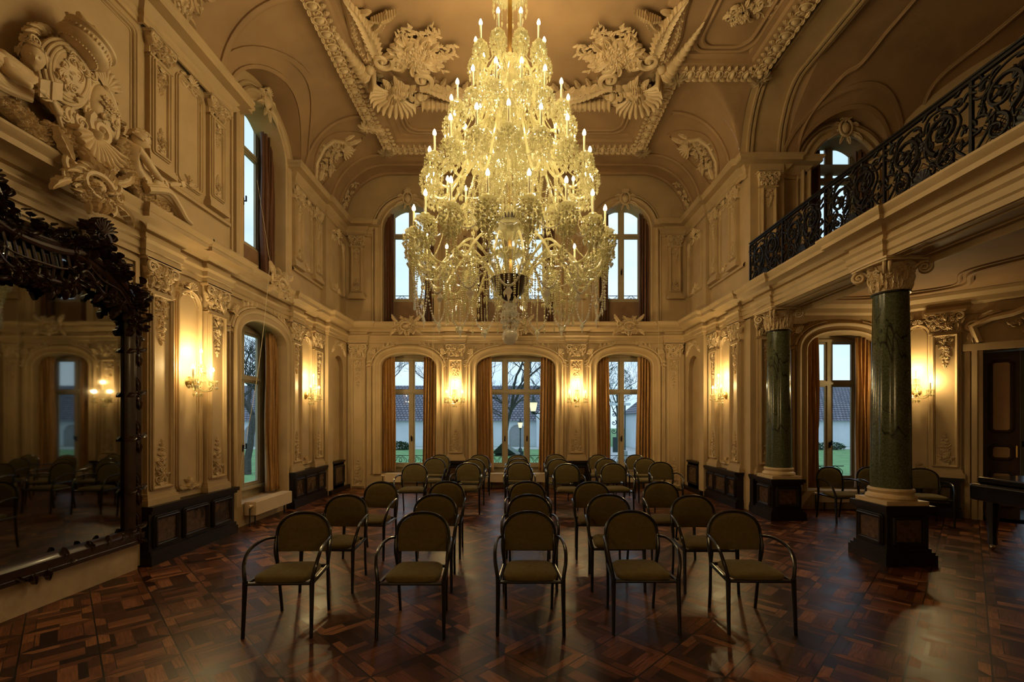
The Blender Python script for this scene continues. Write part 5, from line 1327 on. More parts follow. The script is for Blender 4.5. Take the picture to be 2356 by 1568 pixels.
def head(parent, c, r, yaw, pitch, hair=True, seed=1):
    # local head: face towards -y, then turned
    R = Matrix.Rotation(yaw, 3, 'Z') @ Matrix.Rotation(pitch, 3, 'X'); c = Vector(c)
    def T(x, y, z): return tuple(c+R @ Vector((x*r, y*r, z*r)))
    mb = MB(); rows = []
    for i in range(25):
        th = pi*i/24; row = []
        for k in range(32):
            a = 2*pi*k/32; x = .76*sin(th)*sin(a); y = -.92*sin(th)*cos(a); z = cos(th)*1.06
            if z < 0: x *= 1-.28*(-z)**1.3; y *= 1-.16*(-z)
            fx = math.exp(-(x/.13)**2); front = y < -.2
            if front:
                y -= .20*fx*math.exp(-((z+.12)/.17)**2)*(1 if z < .1 else .6)           # nose
                y -= .07*math.exp(-(x/.28)**2)*math.exp(-((z+.46)/.06)**2); y += .06*math.exp(-(x/.26)**2)*math.exp(-((z+.53)/.02)**2)
                y -= .07*math.exp(-(x/.25)**2)*math.exp(-((z+.8)/.13)**2)
                for s_ in (-1, 1): y += .11*math.exp(-((x-s_*.3)/.14)**2)*math.exp(-((z-.08)/.1)**2); y -= .04*math.exp(-((x-s_*.3)/.2)**2)*math.exp(-((z-.26)/.06)**2)
            row.append(T(x, y, z))
        rows.append(row)
    mb.grid(rows, cv=True)
    for s_ in (-1, 1):
        e = Vector(T(s_*.28, -.78, .08)); mb.ball(e, .11*r, n=8, m=6); e = Vector(T(s_*.76, .05, -.02)); mb.ball(e, .08*r, .12*r, .2*r, 8, 6)
    mb.build('head', 'stucco', parent)
    if hair:
        mb = MB(); rg = random.Random(seed); rows = []
        for i in range(13):
            th = pi*.62*i/12; row = []
            for k in range(28):
                a = 2*pi*k/28; cut = th if abs(a-pi) < 2.0 else min(th, .80); x = .90*sin(cut)*sin(a); y = -1.05*sin(cut)*cos(a)
                row.append(T(x*(1+.03*sin(k*5+i*2)), y*(1+.03*sin(k*4))+.03, cos(cut)*1.17))
            rows.append(row)
        mb.grid(rows, cv=True)
        for i in range(90):
            th = rg.uniform(0, 1.95); a = rg.uniform(-pi, pi)
            if th > .75 and abs(a) < 1.15: continue
            x = .86*sin(th)*sin(a); y = -.98*sin(th)*cos(a); z = cos(th)*1.12
            mb.tube([T(x*.98, y*.98, z), T(x*1.06+.08*sin(i), y*1.06+.05, z-.06), T(x*1.05+.12*sin(i), y*1.10+.12, z-.22)], lambda q: r*(.14-.07*q), 6)
        mb.build('hair', 'stucco', parent)
def wl_thing(name, label, cat, y, z): return thing(name, label, cat, (XL, y, z), pi/2)
# shield medallion
def Wo(y, z): return lambda u, v, w: (u, -w, v)
t = wl_thing('relief_shield', 'oval stucco shield with carved monogram scrolls between the relief figures above the mirror', 'stucco relief', 4.32, 5.03)
mb = MB(); sh_t = radians(12)
def SF(u, v, w): return (u*cos(sh_t)+v*sin(sh_t), -(w+.16+.12*(v+.3)), v*cos(sh_t)-u*sin(sh_t))
for (rx, ry, r, w_) in ((.225, .30, .02, .0), (.20, .27, .018, .03), (.175, .24, .016, .05), (.155, .215, .012, .06)):
    ctube(mb, lambda u, v, w: SF(u, v, w+w_), [(rx*cos(a*pi/24), ry*sin(a*pi/24)) for a in range(49)], lambda q: r, 8, .01)
mb.grid([[SF(rx*cos(a*pi/24), rx/.225*.30*sin(a*pi/24), w_) for a in range(49)] for rx, w_ in ((.225, -.14), (.235, .0), (.15, .065), (.10, .085), (.05, .095), (.001, .098))])
mb.build('shield', 'stucco', t)
mb = MB(); G = lambda u, v, w: SF(u, v, w+.085)
for (c, r, a, d) in (((-.03, .09), .07, 0, 1), ((.045, .03), .07, 2, -1), ((-.04, -.07), .07, 3, 1), ((.05, -.11), .05, 1, 1), ((.05, .14), .045, 4, -1), ((-.08, .02), .045, 2, -1), ((-.05, .16), .035, 1, 1), ((0, -.15), .035, 5, -1)): scroll(mb, G, c, r, 1.5, a, .010, d)
for k in range(26): leaf(mb, G, (.09*sin(k*2.4), .16*cos(k*1.7)), k, .06, .03, .02, 1)
mb.build('monogram', 'stucco', t)
mb = MB()
for (c, r, a, d) in (((.16, -.36), .13, 2.4, 1), ((-.02, -.40), .10, .5, -1), ((.27, -.20), .08, 2, 1), ((-.27, .1), .07, 4, 1), ((.27, .2), .07, 1, -1)):
    for q in (1, .62): scroll(mb, W(0, 0, .20+.05*(1-q)), c, r*q, 1.6, a, r*.2*q, d)
for k in range(22): a = k*.2856; leaf(mb, W(0, 0, .12), (.23*cos(a), .31*sin(a)), a+.9, .17, .09, .07, .9, 4, 12)
mb.build('scroll_frame', 'stucco', t)
t = wl_thing('relief_cartouche', 'smaller curved stucco shield right of the oval one above the mirror', 'stucco relief', 4.78, 4.95)
mb = MB(); F = W(0, 0, .14); dome(mb, F, (0, .02), .17, .3, .09, 20, 6); ctube(mb, F, [(.18*cos(a*pi/12), .02+.31*sin(a*pi/12)) for a in range(25)], lambda q: .028, 7, .01)
cluster(mb, (lambda F: lambda u, v, w: F(u, v+.02, w+.08))(F), .26, .45, 4, 28, .03); cluster(mb, W(.2, 0, .05), .25, .7, 9, 34, .10)
scroll(mb, F, (-.06, .34), .1, 1.4, 0, .03); shell(mb, F, (0, .28), .2, .08)
mb.build('shield', 'stucco', t)
t = wl_thing('relief_drum', 'round stucco drum with fluted rim and a bird-like knot on top, upper left', 'stucco relief', 4.42, 5.36)
mb = MB(); mb.lathe([(.02, -.10), (.12, -.09), (.185, -.03), (.21, .0), (.21, .02), (.195, .03), (.195, .10), (.215, .12), (.215, .14), (.19, .15), (.02, .15)], 40)
for k in range(36): a = 2*pi*k/36; mb.ball((.197*cos(a), .197*sin(a), .065), .011, .011, .02, 6, 4); mb.ball((.155*cos(a), .155*sin(a), -.06), .010, n=6, m=4)
Rm = Matrix.Rotation(radians(24), 3, 'Y') @ Matrix.Rotation(radians(18), 3, 'X'); mb.v = [tuple(Rm @ Vector(v)+Vector((0, -.28, 0))) for v in mb.v]; mb.build('drum', 'stucco', t)
mb = MB(); G = lambda u, v, w: (u+.06, -.24-w, .20+v)
for k in range(9): leaf(mb, G, (0, -.06), 1.57+(k-4)*.30, .17+.05*(k % 2), .10, .07, (k-4)*.15, 3, 14)
dome(mb, G, (0, .02), .04, .10, .08); mb.build('knot', 'stucco', t)
# woman with the book (left edge)
t = wl_thing('relief_figure', 'stucco figure of a draped person holding an open book, at the left edge', 'sculpture', 3.88, 4.27)
B = lambda Y, z, d, r, k=1: (Y-3.95, -d, z-4.27, r, k)
figure('body', t, [B(3.62, 4.42, .22, .15), B(3.78, 4.53, .26, .12), B(3.92, 4.66, .27, .115), B(3.98, 4.74, .27, .05), B(4.01, 4.80, .27, .04),
    B(4.10, 4.72, .26, .062), B(4.22, 4.55, .32, .048), B(4.10, 4.50, .42, .036), B(4.02, 4.53, .46, .024),
    B(3.78, 4.72, .30, .06), B(3.70, 4.55, .42, .05), B(3.84, 4.50, .50, .03), B(3.40, 4.38, .35, .13), B(3.2, 4.36, .4, .1)],
    [(0, 1), (1, 2), (2, 3), (3, 4), (2, 5), (5, 6), (6, 7), (7, 8), (2, 9), (9, 10), (10, 11), (0, 12), (12, 13)])
head(t, (4.03-3.95, -.29, 4.91-4.27), .105, -.62, .42, True, 3)
hand(t, (4.02-3.95, -.46, 4.53-4.27), (-1, -.2, .1), (0, -1, .3), 1.1); hand(t, (3.84-3.95, -.5, 4.5-4.27), (1, -.1, .3), (0, -1, 0), 1.1)
mb = MB(); mb.box(-.10, .0, -.008, .008, -.07, .07); mb.box(-.0, .10, -.02, -.004, -.07, .07); Rm = Matrix.Rotation(-.5, 3, 'Y') @ Matrix.Rotation(.5, 3, 'X'); mb.v = [tuple(Rm @ Vector(v)+Vector((.0, -.52, .30))) for v in mb.v]; mb.build('book', 'stucco', t, smooth=False)
mb = MB()
for k in range(12):
    f = k/11; pts = cat_spline([(-.75, -.35, .18+.2*f), (-.45, -.42-.05*sin(k), .12+.25*f), (-.2, -.36, .16+.24*f), (-.02+.1*f, -.38+.1*f, .2+.26*f)], 6); mb.tube(pts, lambda q: .035*(1-.5*q)+.01, 7)
mb.build('drapery', 'stucco', t)
# seated muse with the mandolin
t = wl_thing('relief_figure', 'seated stucco figure looking down and playing a mandolin, on the ledge right of the shields', 'sculpture', 5.3, 4.24)
B = lambda Y, z, d, r, k=1: (Y-5.3, -d, z-4.24, r, k)
figure('body', t, [B(5.18, 4.42, .2, .12), B(5.08, 4.55, .22, .095), B(4.98, 4.70, .22, .10), B(5.02, 4.79, .22, .045), B(5.05, 4.83, .23, .038),
    B(5.04, 4.74, .32, .055), B(5.16, 4.58, .38, .042), B(5.32, 4.54, .36, .03),
    B(4.94, 4.73, .12, .05), B(5.12, 4.62, .12, .04), B(5.38, 4.62, .16, .028),
    B(5.42, 4.46, .26, .088), B(5.60, 4.42, .26, .068), B(5.68, 4.32, .25, .05), B(5.80, 4.28, .25, .032), B(5.88, 4.27, .25, .022), B(5.4, 4.38, .14, .085), B(5.58, 4.33, .15, .06), B(5.72, 4.28, .15, .035)],
    [(0, 1), (1, 2), (2, 3), (3, 4), (2, 5), (5, 6), (6, 7), (2, 8), (8, 9), (9, 10), (0, 11), (11, 12), (12, 13), (13, 14), (14, 15), (0, 16), (16, 17), (17, 18)])
head(t, (5.12-5.3, -.27, 4.91-4.24), .10, 1.0, .45, True, 5)
hand(t, (.02, -.36, .30), (1, -.1, -.1), (0, -1, .2), .9); hand(t, (.08, -.16, .38), (1, -.2, .1), (0, -1, 0), .9)
mb = MB(); mb.ball((0, 0, 0), .12, .045, .09, 16, 10); mb.box(.10, .32, -.045, -.02, -.015, .015); mb.box(.30, .37, -.05, -.015, -.03, .03); Rm = Matrix.Rotation(-.5, 3, 'Y'); mb.v = [tuple(Rm @ Vector(v)+Vector((.04, -.33, .27))) for v in mb.v]; mb.build('mandolin', 'stucco', t)
mb = MB()
for k in range(12):
    f = k/11; pts = cat_spline([(-.18, -.14-.2*f, .16+.05*sin(k)), (.1, -.14-.22*f, .22+.03*sin(k*2)), (.3, -.14-.2*f, .15), (.42, -.14-.2*f, .05), (.55, -.16-.16*f, .03)], 6); mb.tube(pts, lambda q: .04*(1-.55*q)+.008, 7)
mb.build('drapery', 'stucco', t)
# garlands and shell
def garland(label, pts, seed, r=.075):
    P = cat_spline([(a, b, 0) for a, b in pts], 7); y0, z0 = pts[0]
    t = wl_thing('stucco_garland', label, 'garland', y0, z0); rg = random.Random(seed); mb = MB()
    for i, p in enumerate(P):
        for k in range(4):
            G = (lambda p, a, b: lambda u, v, w: (p.x-y0+a+u, -.24-w, p.y-z0+b+v))(p, rg.uniform(-r, r), rg.uniform(-r, r))
            rosette(mb, G, (0, 0), rg.uniform(.035, .06), .07, 5, rg.random()*6)
            if k == 0: leaf(mb, G, (0, 0), rg.uniform(0, 6.3), .11, .06, .05, rg.uniform(-1, 1))
    mb.tube([(p.x-y0, -.2, p.y-z0) for p in P], r*.9, 8); mb.build('flowers', 'stucco', t)
garland('thick stucco flower garland along the ledge under the figure with the book', [(3.7, 4.42), (3.95, 4.34), (4.2, 4.36), (4.42, 4.42)], 1)
garland('stucco rose garland falling from the shields past the seated muse', [(4.9, 4.68), (4.98, 4.48), (5.1, 4.36), (5.3, 4.30), (5.5, 4.26)], 2)
t = wl_thing('stucco_shell', 'large stucco scallop shell on the ledge between the two garlands', 'stucco relief', 4.58, 4.50)
mb = MB(); shell(mb, W(0, .12, .2), (0, 0), .32, .14, radians(190), radians(350), 12); dome(mb, W(0, 0, .12), (0, 0), .3, .2, .12, 20, 5); ctube(mb, W(0, 0, .2), [(.34*cos(pi+a*pi/16)*(1+.05*sin(a*3)), .12+.34*sin(pi+a*pi/16)) for a in range(17)], lambda q: .02, 6, .03); mb.build('shell', 'stucco', t)
mb = MB(); 
for (c, r, a, d) in (((.1, .22), .15, 2.2, 1), ((-.2, .18), .1, 0, -1)): scroll(mb, W(0, 0, .2), c, r, 1.6, a, r*.3, d)
mb.build('volute', 'stucco', t)

# ------------------------------------------------------------------ gallery railing
t = thing('balcony_railing', 'black wrought iron scrollwork railing along the gallery edge', 'railing', (4.42, 8.55, 4.2))
mb = MB(); mb.box(-.02, .02, -8.5, 0, .82, .85); mb.box(-.035, .035, -8.5, 0, .85, .87); mb.build('handrail', 'iron', t, smooth=False)
mb = MB(); mb.box(-.015, .015, -8.5, 0, .06, .085); mb.build('bottom_rail', 'iron', t, smooth=False)
pan = None
def FR(y0): return lambda u, v, w: (-w, -u, v)
for k in range(8):
    if pan is None:
        mb = MB(); F = lambda u, v, w: (-w, -u, .07+v); rg = random.Random(12)
        r_ = lambda a: (lambda q: a)
        for sg in (0, 1):
            G = F if not sg else (lambda u, v, w: F(1.0-u, v, w))
            scroll(mb, G, (.27, .46), .21, 1.6, -1.2, .026, 1, 26, 0); scroll(mb, G, (.22, .16), .13, 1.4, 1.5, .02, -1, 22, 0); scroll(mb, G, (.10, .62), .10, 1.3, 3.6, .016, 1, 18, 0)
            ctube(mb, G, [(p.x, p.y) for p in cat_spline([(.02, .05, 0), (.16, .25, 0), (.08, .45, 0), (.2, .66, 0), (.42, .7, 0), (.5, .55, 0)], 5)], r_(.013), 6, 0)
            ctube(mb, G, [(p.x, p.y) for p in cat_spline([(.5, .02, 0), (.36, .12, 0), (.46, .3, 0), (.38, .42, 0)], 5)], r_(.012), 6, 0)
            for q in range(34): leaf(mb, G, (rg.uniform(.03, .5), rg.uniform(.03, .74)), rg.uniform(0, 6.3), .12, .05, .02, rg.uniform(-2, 2), 2, 6)
            for q in range(5): scroll(mb, G, (rg.uniform(.06, .46), rg.uniform(.08, .68)), rg.uniform(.05, .08), 1.2, q, .011, 1, 12, 0)
            for q in range(6):
                a = .30+.04*q; ctube(mb, G, [(a, .02), (a-.24, .26)], r_(.0045), 4, 0); ctube(mb, G, [(a-.24, .02), (a, .26)], r_(.0045), 4, 0)
        rosette(mb, F, (.5, .45), .07, .02, 6); shell(mb, F, (.5, .06), .13, .02, 0, pi, 7)
        ctube(mb, F, [(.5+.09*cos(a*pi/8), .45+.13*sin(a*pi/8)) for a in range(17)], r_(.012), 6, 0)
        pan = mb.build('scroll_panel', 'iron', t)
    else: pan2 = pan.copy(); C.objects.link(pan2); pan2.parent = t; pan2.location = (0, -1.04*k, 0)
for k in range(9): mb = MB(); mb.box(-.015, .015, -1.04*k+.0, -1.04*k+.03, 0, .83); mb.build('post', 'iron', t, smooth=False)

# ------------------------------------------------------------------ door in the angled wall, over-door relief, room beyond
t = bpy.data.objects.new('door_1', None); C.objects.link(t); t.location = (7.2+DC*cos(pi/4), YA-DC*sin(pi/4), 0); t.rotation_euler = (0, 0, -pi/4); t['kind'] = 'structure'
mb = MB()
for e, d in ((.0, .05), (.07, .08), (.16, .05)):
    for sg in (-1, 1): x = sg*(.95+e); mb.box(min(x, x+sg*.07), max(x, x+sg*.07), -d, .4, 0, 3.05+e*.5)
mb.box(-1.2, 1.2, -.09, .4, 2.96, 3.08); mb.build('door_casing', 'plaster', t, smooth=False)
def leafdoor(x0, x1, y):
    mb = MB(); mb.box(x0, x1, y-.02, y+.02, .02, 2.94); d = mb.build('door_leaf', 'doorwood', t, smooth=False)
    for z0, z1 in ((1.5, 2.82), (1.02, 1.34), (.2, .88)):
        mb = MB(); p = [(x0+.13, z0+.04), (x1-.13, z0+.04), (x1-.09, z0+.08), (x1-.09, z1-.08), (x1-.13, z1-.04), (x0+.13, z1-.04), (x0+.09, z1-.08), (x0+.09, z0+.08)]
        mb.add([(a, y-.026, b) for a, b in p], [tuple(range(8))]); mb.build('door_panel', 'ivorywood', d, smooth=False)
        mb = MB(); mb.sweep(p, THINM, W(0, 0, -y+.02), True); mb.build('panel_moulding', 'doorwood', d)
    mb = MB(); mb.box(x1-.05, x1-.03, y-.07, y-.02, 1.1, 1.3); mb.build('door_handle', 'brass', d, smooth=False)
leafdoor(-.94, -.50, .3)
t2 = thing('overdoor_relief', 'stucco relief panel with leaf sprays over the dark door on the angled wall', 'stucco relief', (7.2+DC*cos(pi/4), YA-DC*sin(pi/4), 3.08), -pi/4)
mb = MB(); F = W(0, 0, .03)
fr2 = [(-1.0, .02), (-1.08, .3), (-.85, .42)]+[(-.6+.1*k, .46+.16*sin(pi*k/12)) for k in range(13)]+[(.85, .42), (1.08, .3), (1.0, .02)]
mb.sweep(fr2, [(-.05, -.03), (-.05, .04), (0, .07), (.05, .04), (.05, -.03)], F)
for G in (F, flip(F)):
    scroll(mb, G, (-1.08, .3), .12, 1.4, 0, .03); leaf(mb, G, (-1.1, .2), -1.7, .35, .14, .06, .5); leaf(mb, G, (-1.0, .45), .6, .3, .13, .06, -.8)
mb.build('relief_frame', 'stucco', t2)
mb = MB(); cluster(mb, W(0, .26, .02), 1.4, .42, 21, 80, .09); mb.build('leaf_relief', 'stucco', t2)
opn = [arch(10.62, .68, .36, 3.1, .36)]
wall_obj('wall_next_room', (0, 9.15, 0), 0, 7.6, 12.5, 0, 4.2, opn)
window(11, (10.62, 9.15, 0), 0, .58, cols=2, **WZ)
mb = MB(); mb.box(12.4, 12.6, 2, 9.3, 0, 4.3); mb.box(9.0, 12.6, 2.0, 2.1, 0, 4.3); struct(mb.build('wall_next_room_side', 'parapet', smooth=False))
mb = MB(); mb.box(7.3, 12.6, 2, 9.6, 4.2, 4.3); struct(mb.build('ceiling_next_room', 'ceil', smooth=False))
mb = MB(); mb.add([(10.4, -2.4, 0), (12.6, -2.4, 0), (12.6, 9.3, 0), (10.4, 9.3, 0)], [(0, 1, 2, 3)]); struct(mb.build('floor_next_room', 'floor', smooth=False))

# ------------------------------------------------------------------ grand piano at the right edge
t = thing('grand_piano', 'black grand piano in the dark at the right edge of the hall', 'piano', (6.9, 5.5, 0))
out = [(-.75, -.75), (-.75, .62), (-.6, .75), (.75, .75), (.9, .4), (.75, -.1), (.9, -.75)]
P = out
def prism(mb, P, z0, z1, zs=None):
    n = len(P); mb.add([(x, y, z0) for x, y in P]+[(x, y, z1) for x, y in P], [tuple(range(n))[::-1], tuple(range(n, 2*n))]+[(i, (i+1) % n, n+(i+1) % n, n+i) for i in range(n)])
mb = MB(); prism(mb, [(x*1.05, y) for x, y in P], .68, .90); b = mb.build('case', 'piano', t, smooth=False); bv = b.modifiers.new('b', 'BEVEL'); bv.width = .03; bv.segments = 3
mb = MB(); prism(mb, [(x*.97+.04, y*.98) for x, y in P], .90, .985); b = mb.build('lid', 'piano', t, smooth=False); bv = b.modifiers.new('b', 'BEVEL'); bv.width = .02; bv.segments = 2
for x, y in ((-.5, -.1), (-.5, .6), (.6, .1)):
    mb = MB(); mb.lathe([(.05, .08), (.045, .2), (.075, .55), (.09, .68)], 8, (x, y, 0)); l = mb.build('leg', 'piano', t)
    mb = MB(); mb.lathe([(.03, .07), (.03, .09)], 12, (x, y, 0)); mb.ball((x, y, .04), .04, .02, .04, 14, 8); mb.build('caster', 'chrome', l)
mb = MB(); mb.box(-.1, .1, -.5, -.44, .08, .68); mb.box(-.12, .12, -.6, -.44, .06, .12); mb.build('pedal_lyre', 'piano', t, smooth=False)
mb = MB(); mb.box(-.06, .06, -.66, -.6, .07, .085); mb.build('pedal', 'chrome', t, smooth=False)

# ------------------------------------------------------------------ cords
def cord(label, pts, sag=True):
    mb = MB(); mb.tube(cat_spline(pts, 8), .0035, 5); tag(mb.build('hanging_cord', 'cord'), label, 'cord')
cord('pale cord pair hanging from the tall left wall window over the ledge', [(-4.48, 7.86, 5.9), (-4.15, 7.6, 4.6), (-4.13, 7.6, 4.22), (-4.25, 7.5, 2.6), (-4.36, 7.2, 1.0), (-4.40, 7.1, .4)])
cord('thin pale cord hanging down the end wall right of the left window', [(-2.08, 11.35, 4.9), (-2.08, 11.33, 4.1), (-2.08, 11.34, 3.2)])
cord('second thin pale cord beside it on the end wall', [(-2.04, 11.35, 4.9), (-2.04, 11.33, 4.1), (-2.05, 11.34, 3.5)])
cord('thin pale cord hanging by the right shoulder of the middle arched window', [(1.06, 11.35, 4.9), (1.06, 11.33, 4.2), (1.06, 11.34, 3.1)])
cord('thin pale cord hanging over the arch of the right end wall window', [(3.56, 11.35, 4.9), (3.56, 11.33, 4.2), (3.56, 11.34, 3.2)])

# ------------------------------------------------------------------ outdoors
M['grass'] = simple('winter_lawn', (.13, .27, .10), .95, var=.3, scale=1.2)
M['render'] = simple('white_render', (.62, .68, .74), .9, var=.06, scale=1)
M['path'] = simple('pale_path', (.40, .42, .42), .95, var=.1)
M['bark'] = simple('grey_bark', (.055, .055, .05), .9, var=.4, scale=8)
M['evergreen'] = simple('evergreen_leaves', (.03, .07, .025), .9, var=.4, scale=5)
M['lampglass'] = simple('street_lamp_glass', (.8, .75, .55), .3)
M['lampglass'].node_tree.nodes['Principled BSDF'].inputs['Emission Color'].default_value = (1, .85, .5, 1)
M['lampglass'].node_tree.nodes['Principled BSDF'].inputs['Emission Strength'].default_value = .5
M['darkgreen'] = simple('dark_green_cast_iron', (.012, .03, .03), .5)
M['darkwin'] = simple('dark_window_glass', (.03, .04, .05), .1)
M['grey'] = simple('grey_stone', (.28, .3, .32), .8, var=.1)
def mk_tiles():
    m, nt, b = nodes_of('grey_roof_tiles'); tc = N_(nt, 'ShaderNodeTexCoord')
    br = N_(nt, 'ShaderNodeTexBrick'); br.inputs['Scale'].default_value = 1; br.inputs['Brick Width'].default_value = .34; br.inputs['Row Height'].default_value = .23; br.inputs['Mortar Size'].default_value = .035
    br.inputs['Color1'].default_value = (.20, .20, .25, 1); br.inputs['Color2'].default_value = (.13, .13, .17, 1); br.inputs['Mortar'].default_value = (.02, .02, .03, 1)
    mp = N_(nt, 'ShaderNodeMapping'); mp.inputs['Rotation'].default_value = (0, 0, 0)
    sp = N_(nt, 'ShaderNodeSeparateXYZ'); cb = N_(nt, 'ShaderNodeCombineXYZ'); L_(nt, tc.outputs['Object'], sp.inputs[0]); L_(nt, sp.outputs[0], cb.inputs[0]); L_(nt, sp.outputs[2], cb.inputs[1])
    L_(nt, cb.outputs[0], br.inputs['Vector']); L_(nt, br.outputs['Color'], b.inputs['Base Color']); b.inputs['Roughness'].default_value = .8; return m
M['tiles'] = mk_tiles()
mb = MB(); mb.add([(-120, 12.9, -.9), (120, 12.9, -.9), (120, 140, -.9), (-120, 140, -.9)], [(0, 1, 2, 3)]); mb.add([(-120, -60, -.9), (-4.95, -60, -.9), (-4.95, 12.9, -.9), (-120, 12.9, -.9)], [(0, 1, 2, 3)])
struct(mb.build('lawn', 'grass', smooth=False))
mb = MB(); mb.box(-120, 120, 40.5, 44, -.9, -.87); mb.add([(6, 40.6, -.868), (13, 40.6, -.868), (9.0, 14, -.868), (6.6, 14, -.868)], [(0, 1, 2, 3)]); struct(mb.build('garden_path', 'path', smooth=False))
t = thing('building', 'long low white building with a tiled roof across the lawn behind the windows', 'building', (0, 45, -.9))
mb = MB(); mb.box(-75, 7.2, 0, 10, 0, 2.65); mb.build('wall', 'render', t, smooth=False)
for (x0, x1, y0) in ((-76, 7.8, 0),):
    mb = MB(); mb.add([(x0, y0-.4, 2.55), (x1, y0-.4, 2.55), (x1, y0+5, 6.4), (x0, y0+5, 6.4), (x0, y0+10.4, 2.55), (x1, y0+10.4, 2.55)], [(0, 1, 2, 3), (3, 2, 5, 4)]); mb.build('roof', 'tiles', t, smooth=False)
tE = thing('building', 'long low white building with a tiled roof seen through the alcove window', 'building', (0, 45, -.9))
mb = MB(); mb.box(20, 75, 0, 10, 0, 2.65); mb.build('wall', 'render', tE, smooth=False)
mb = MB(); x0, x1, y0 = 19.5, 76, 0; mb.add([(x0, y0-.4, 2.55), (x1, y0-.4, 2.55), (x1, y0+5, 6.4), (x0, y0+5, 6.4), (x0, y0+10.4, 2.55), (x1, y0+10.4, 2.55)], [(0, 1, 2, 3), (3, 2, 5, 4)]); mb.build('roof', 'tiles', tE, smooth=False)
for x in (-62, -50, -38, -26.0, -14, -3.6, .2, 24, 29, 35, 42):
    mb = MB(); p = arch_path(arch(x, .75, 0, 1.35, .7, 2)); mb.grid([[(a, -.05, b) for a, b in p], [(a, .1, b) for a, b in p]]); mb.sweep(p, [(0, .05), (.12, .08), (.12, 0)], W()); mb.add([(a, -.02, b) for a, b in p], [tuple(range(len(p)))]); mb.build('arched_recess', 'grey', t if x < 10 else tE)
mb = MB(); prism(mb, [(2.0, -1.4), (4.6, -1.4), (4.6, .2), (2.0, .2)], 0, 3.0); mb.add([(2.0, -1.4, 3.0), (4.6, -1.4, 3.0), (3.3, -1.4, 4.6), (3.3, 3, 4.6), (2, 3, 3.2), (4.6, 3, 3.2)], [(0, 1, 2), (0, 2, 3, 4), (1, 2, 3, 5)]); mb.build('gable', 'render', t, smooth=False)
mb = MB(); mb.box(2.5, 3.6, -1.5, -1.38, .7, 2.3); w_ = mb.build('window', 'render', t, smooth=False)
mb = MB(); mb.box(2.62, 2.98, -1.53, -1.49, .8, 2.2); mb.box(3.12, 3.48, -1.53, -1.49, .8, 2.2); mb.build('pane', 'darkwin', w_, smooth=False)
t = thing('building', 'white gabled house with a dark tiled roof seen through the right end wall window', 'building', (13.6, 38, -.9))
mb = MB(); mb.box(-2.6, 3.4, 0, 8, 0, 3.3); mb.add([(-2.6, 0, 3.3), (3.4, 0, 3.3), (3.4, 8, 3.3), (-2.6, 8, 3.3)], [(0, 1, 2, 3)]); mb.build('wall', 'render', t, smooth=False)
mb = MB(); mb.add([(-2.9, -.3, 3.2), (3.7, -.3, 3.2), (3.7, 4, 7), (1.0, 4, 7), (-2.9, 8.3, 3.2), (3.7, 8.3, 3.2)], [(0, 1, 2, 3), (3, 2, 5, 4), (0, 3, 4)]); mb.build('roof', 'tiles', t, smooth=False)
for x in (-1.6, -.4, 1.2):
    mb = MB(); mb.box(x, x+.4, -.04, 0, 1.0, 2.2); mb.build('window', 'darkwin', t, smooth=False)
def tree(label, x, y, h, seed, spread=1., r0=.2):
    rg = random.Random(seed); t = thing('bare_tree', label, 'tree', (x, y, -.9), 0, 'bare winter trees in the garden'); mb = MB(); cnt = [0]
    def br(p, d, L, r, lv):
        if lv == 0 or cnt[0] > 2200: return
        cnt[0] += 1; pts = [p]; q = p.copy(); dd = d.copy()
        for i in range(4):
            dd = (dd+Vector((rg.uniform(-.2, .2), rg.uniform(-.2, .2), rg.uniform(-.08, .12)))).normalized(); q = q+dd*L/4; pts.append(q.copy())
        mb.tube(pts, lambda s: r*(1-.35*s), 6 if lv > 3 else 3, caps=False)
        for k in range(3 if lv > 1 else 2):
            nd = (dd+Vector((rg.uniform(-1, 1)*spread, rg.uniform(-1, 1)*spread, rg.uniform(-.2, .7)))).normalized(); br(pts[-1] if k < 2 else pts[2], nd, L*rg.uniform(.6, .85), max(.012, r*.6), lv-1)
    br(Vector((0, 0, 0)), Vector((rg.uniform(-.1, .1), 0, 1)), h*.27, r0, 7); mb.build('branches', 'bark', t)
tree('bare tree in front of the building, seen through the middle end wall window', -.75, 34, 13, 3, 1.0, .2)
tree('bare tree seen through the left end wall window', -11.5, 63, 20, 5)
tree('bare tree further left behind the roof', -26, 84, 22, 6)
tree('bare tree behind the right end wall window', 10.5, 78, 20, 7)
tree('bare tree right of the gabled house', 20, 90, 22, 8)
tree('bare tree seen through the alcove window', 30, 64, 19, 9)
tree('bare tree outside the left wall window', -13, 22, 11, 10)
tree('bare tree behind the middle window roof', -4, 92, 26, 11)
tree('bare tree far right beyond the alcove window', 42, 74, 20, 12)
tree('bare tree at the far left outside', -32, 66, 20, 14)
rg = random.Random(4)
def leafy(label, name, x, y, z, rx, ry, rz_, n):
    t = thing(name, label, 'shrub' if rz_ < 1 else 'tree', (x, y, -.9)); mb = MB()
    for i in range(n):
        a = rg.uniform(0, 2*pi); b = rg.uniform(-1, 1); s = rg.uniform(.5, 1)**.5; p = Vector((x*0+rx*s*cos(a)*sqrt(1-b*b), ry*s*sin(a)*sqrt(1-b*b), z+.9+rz_*b)); q = rg.uniform(.06, .16)
        d = Vector((rg.uniform(-1, 1), rg.uniform(-1, 1), rg.uniform(-1, 1))); mb.add([tuple(p), tuple(p+d*q), tuple(p+Vector((d.y, -d.x, d.z))*q)], [(0, 1, 2)])
    mb.build('leaves', 'evergreen', t, smooth=False)
    if rz_ >= 1: mb = MB(); mb.tube([(0, 0, 0), (0, 0, z)], .15, 8); mb.build('trunk', 'bark', t)
leafy('small dark clipped hedge by the white wall, left end wall window', 'hedge', -10.2, 40, -.6, .9, .4, .35, 1400)
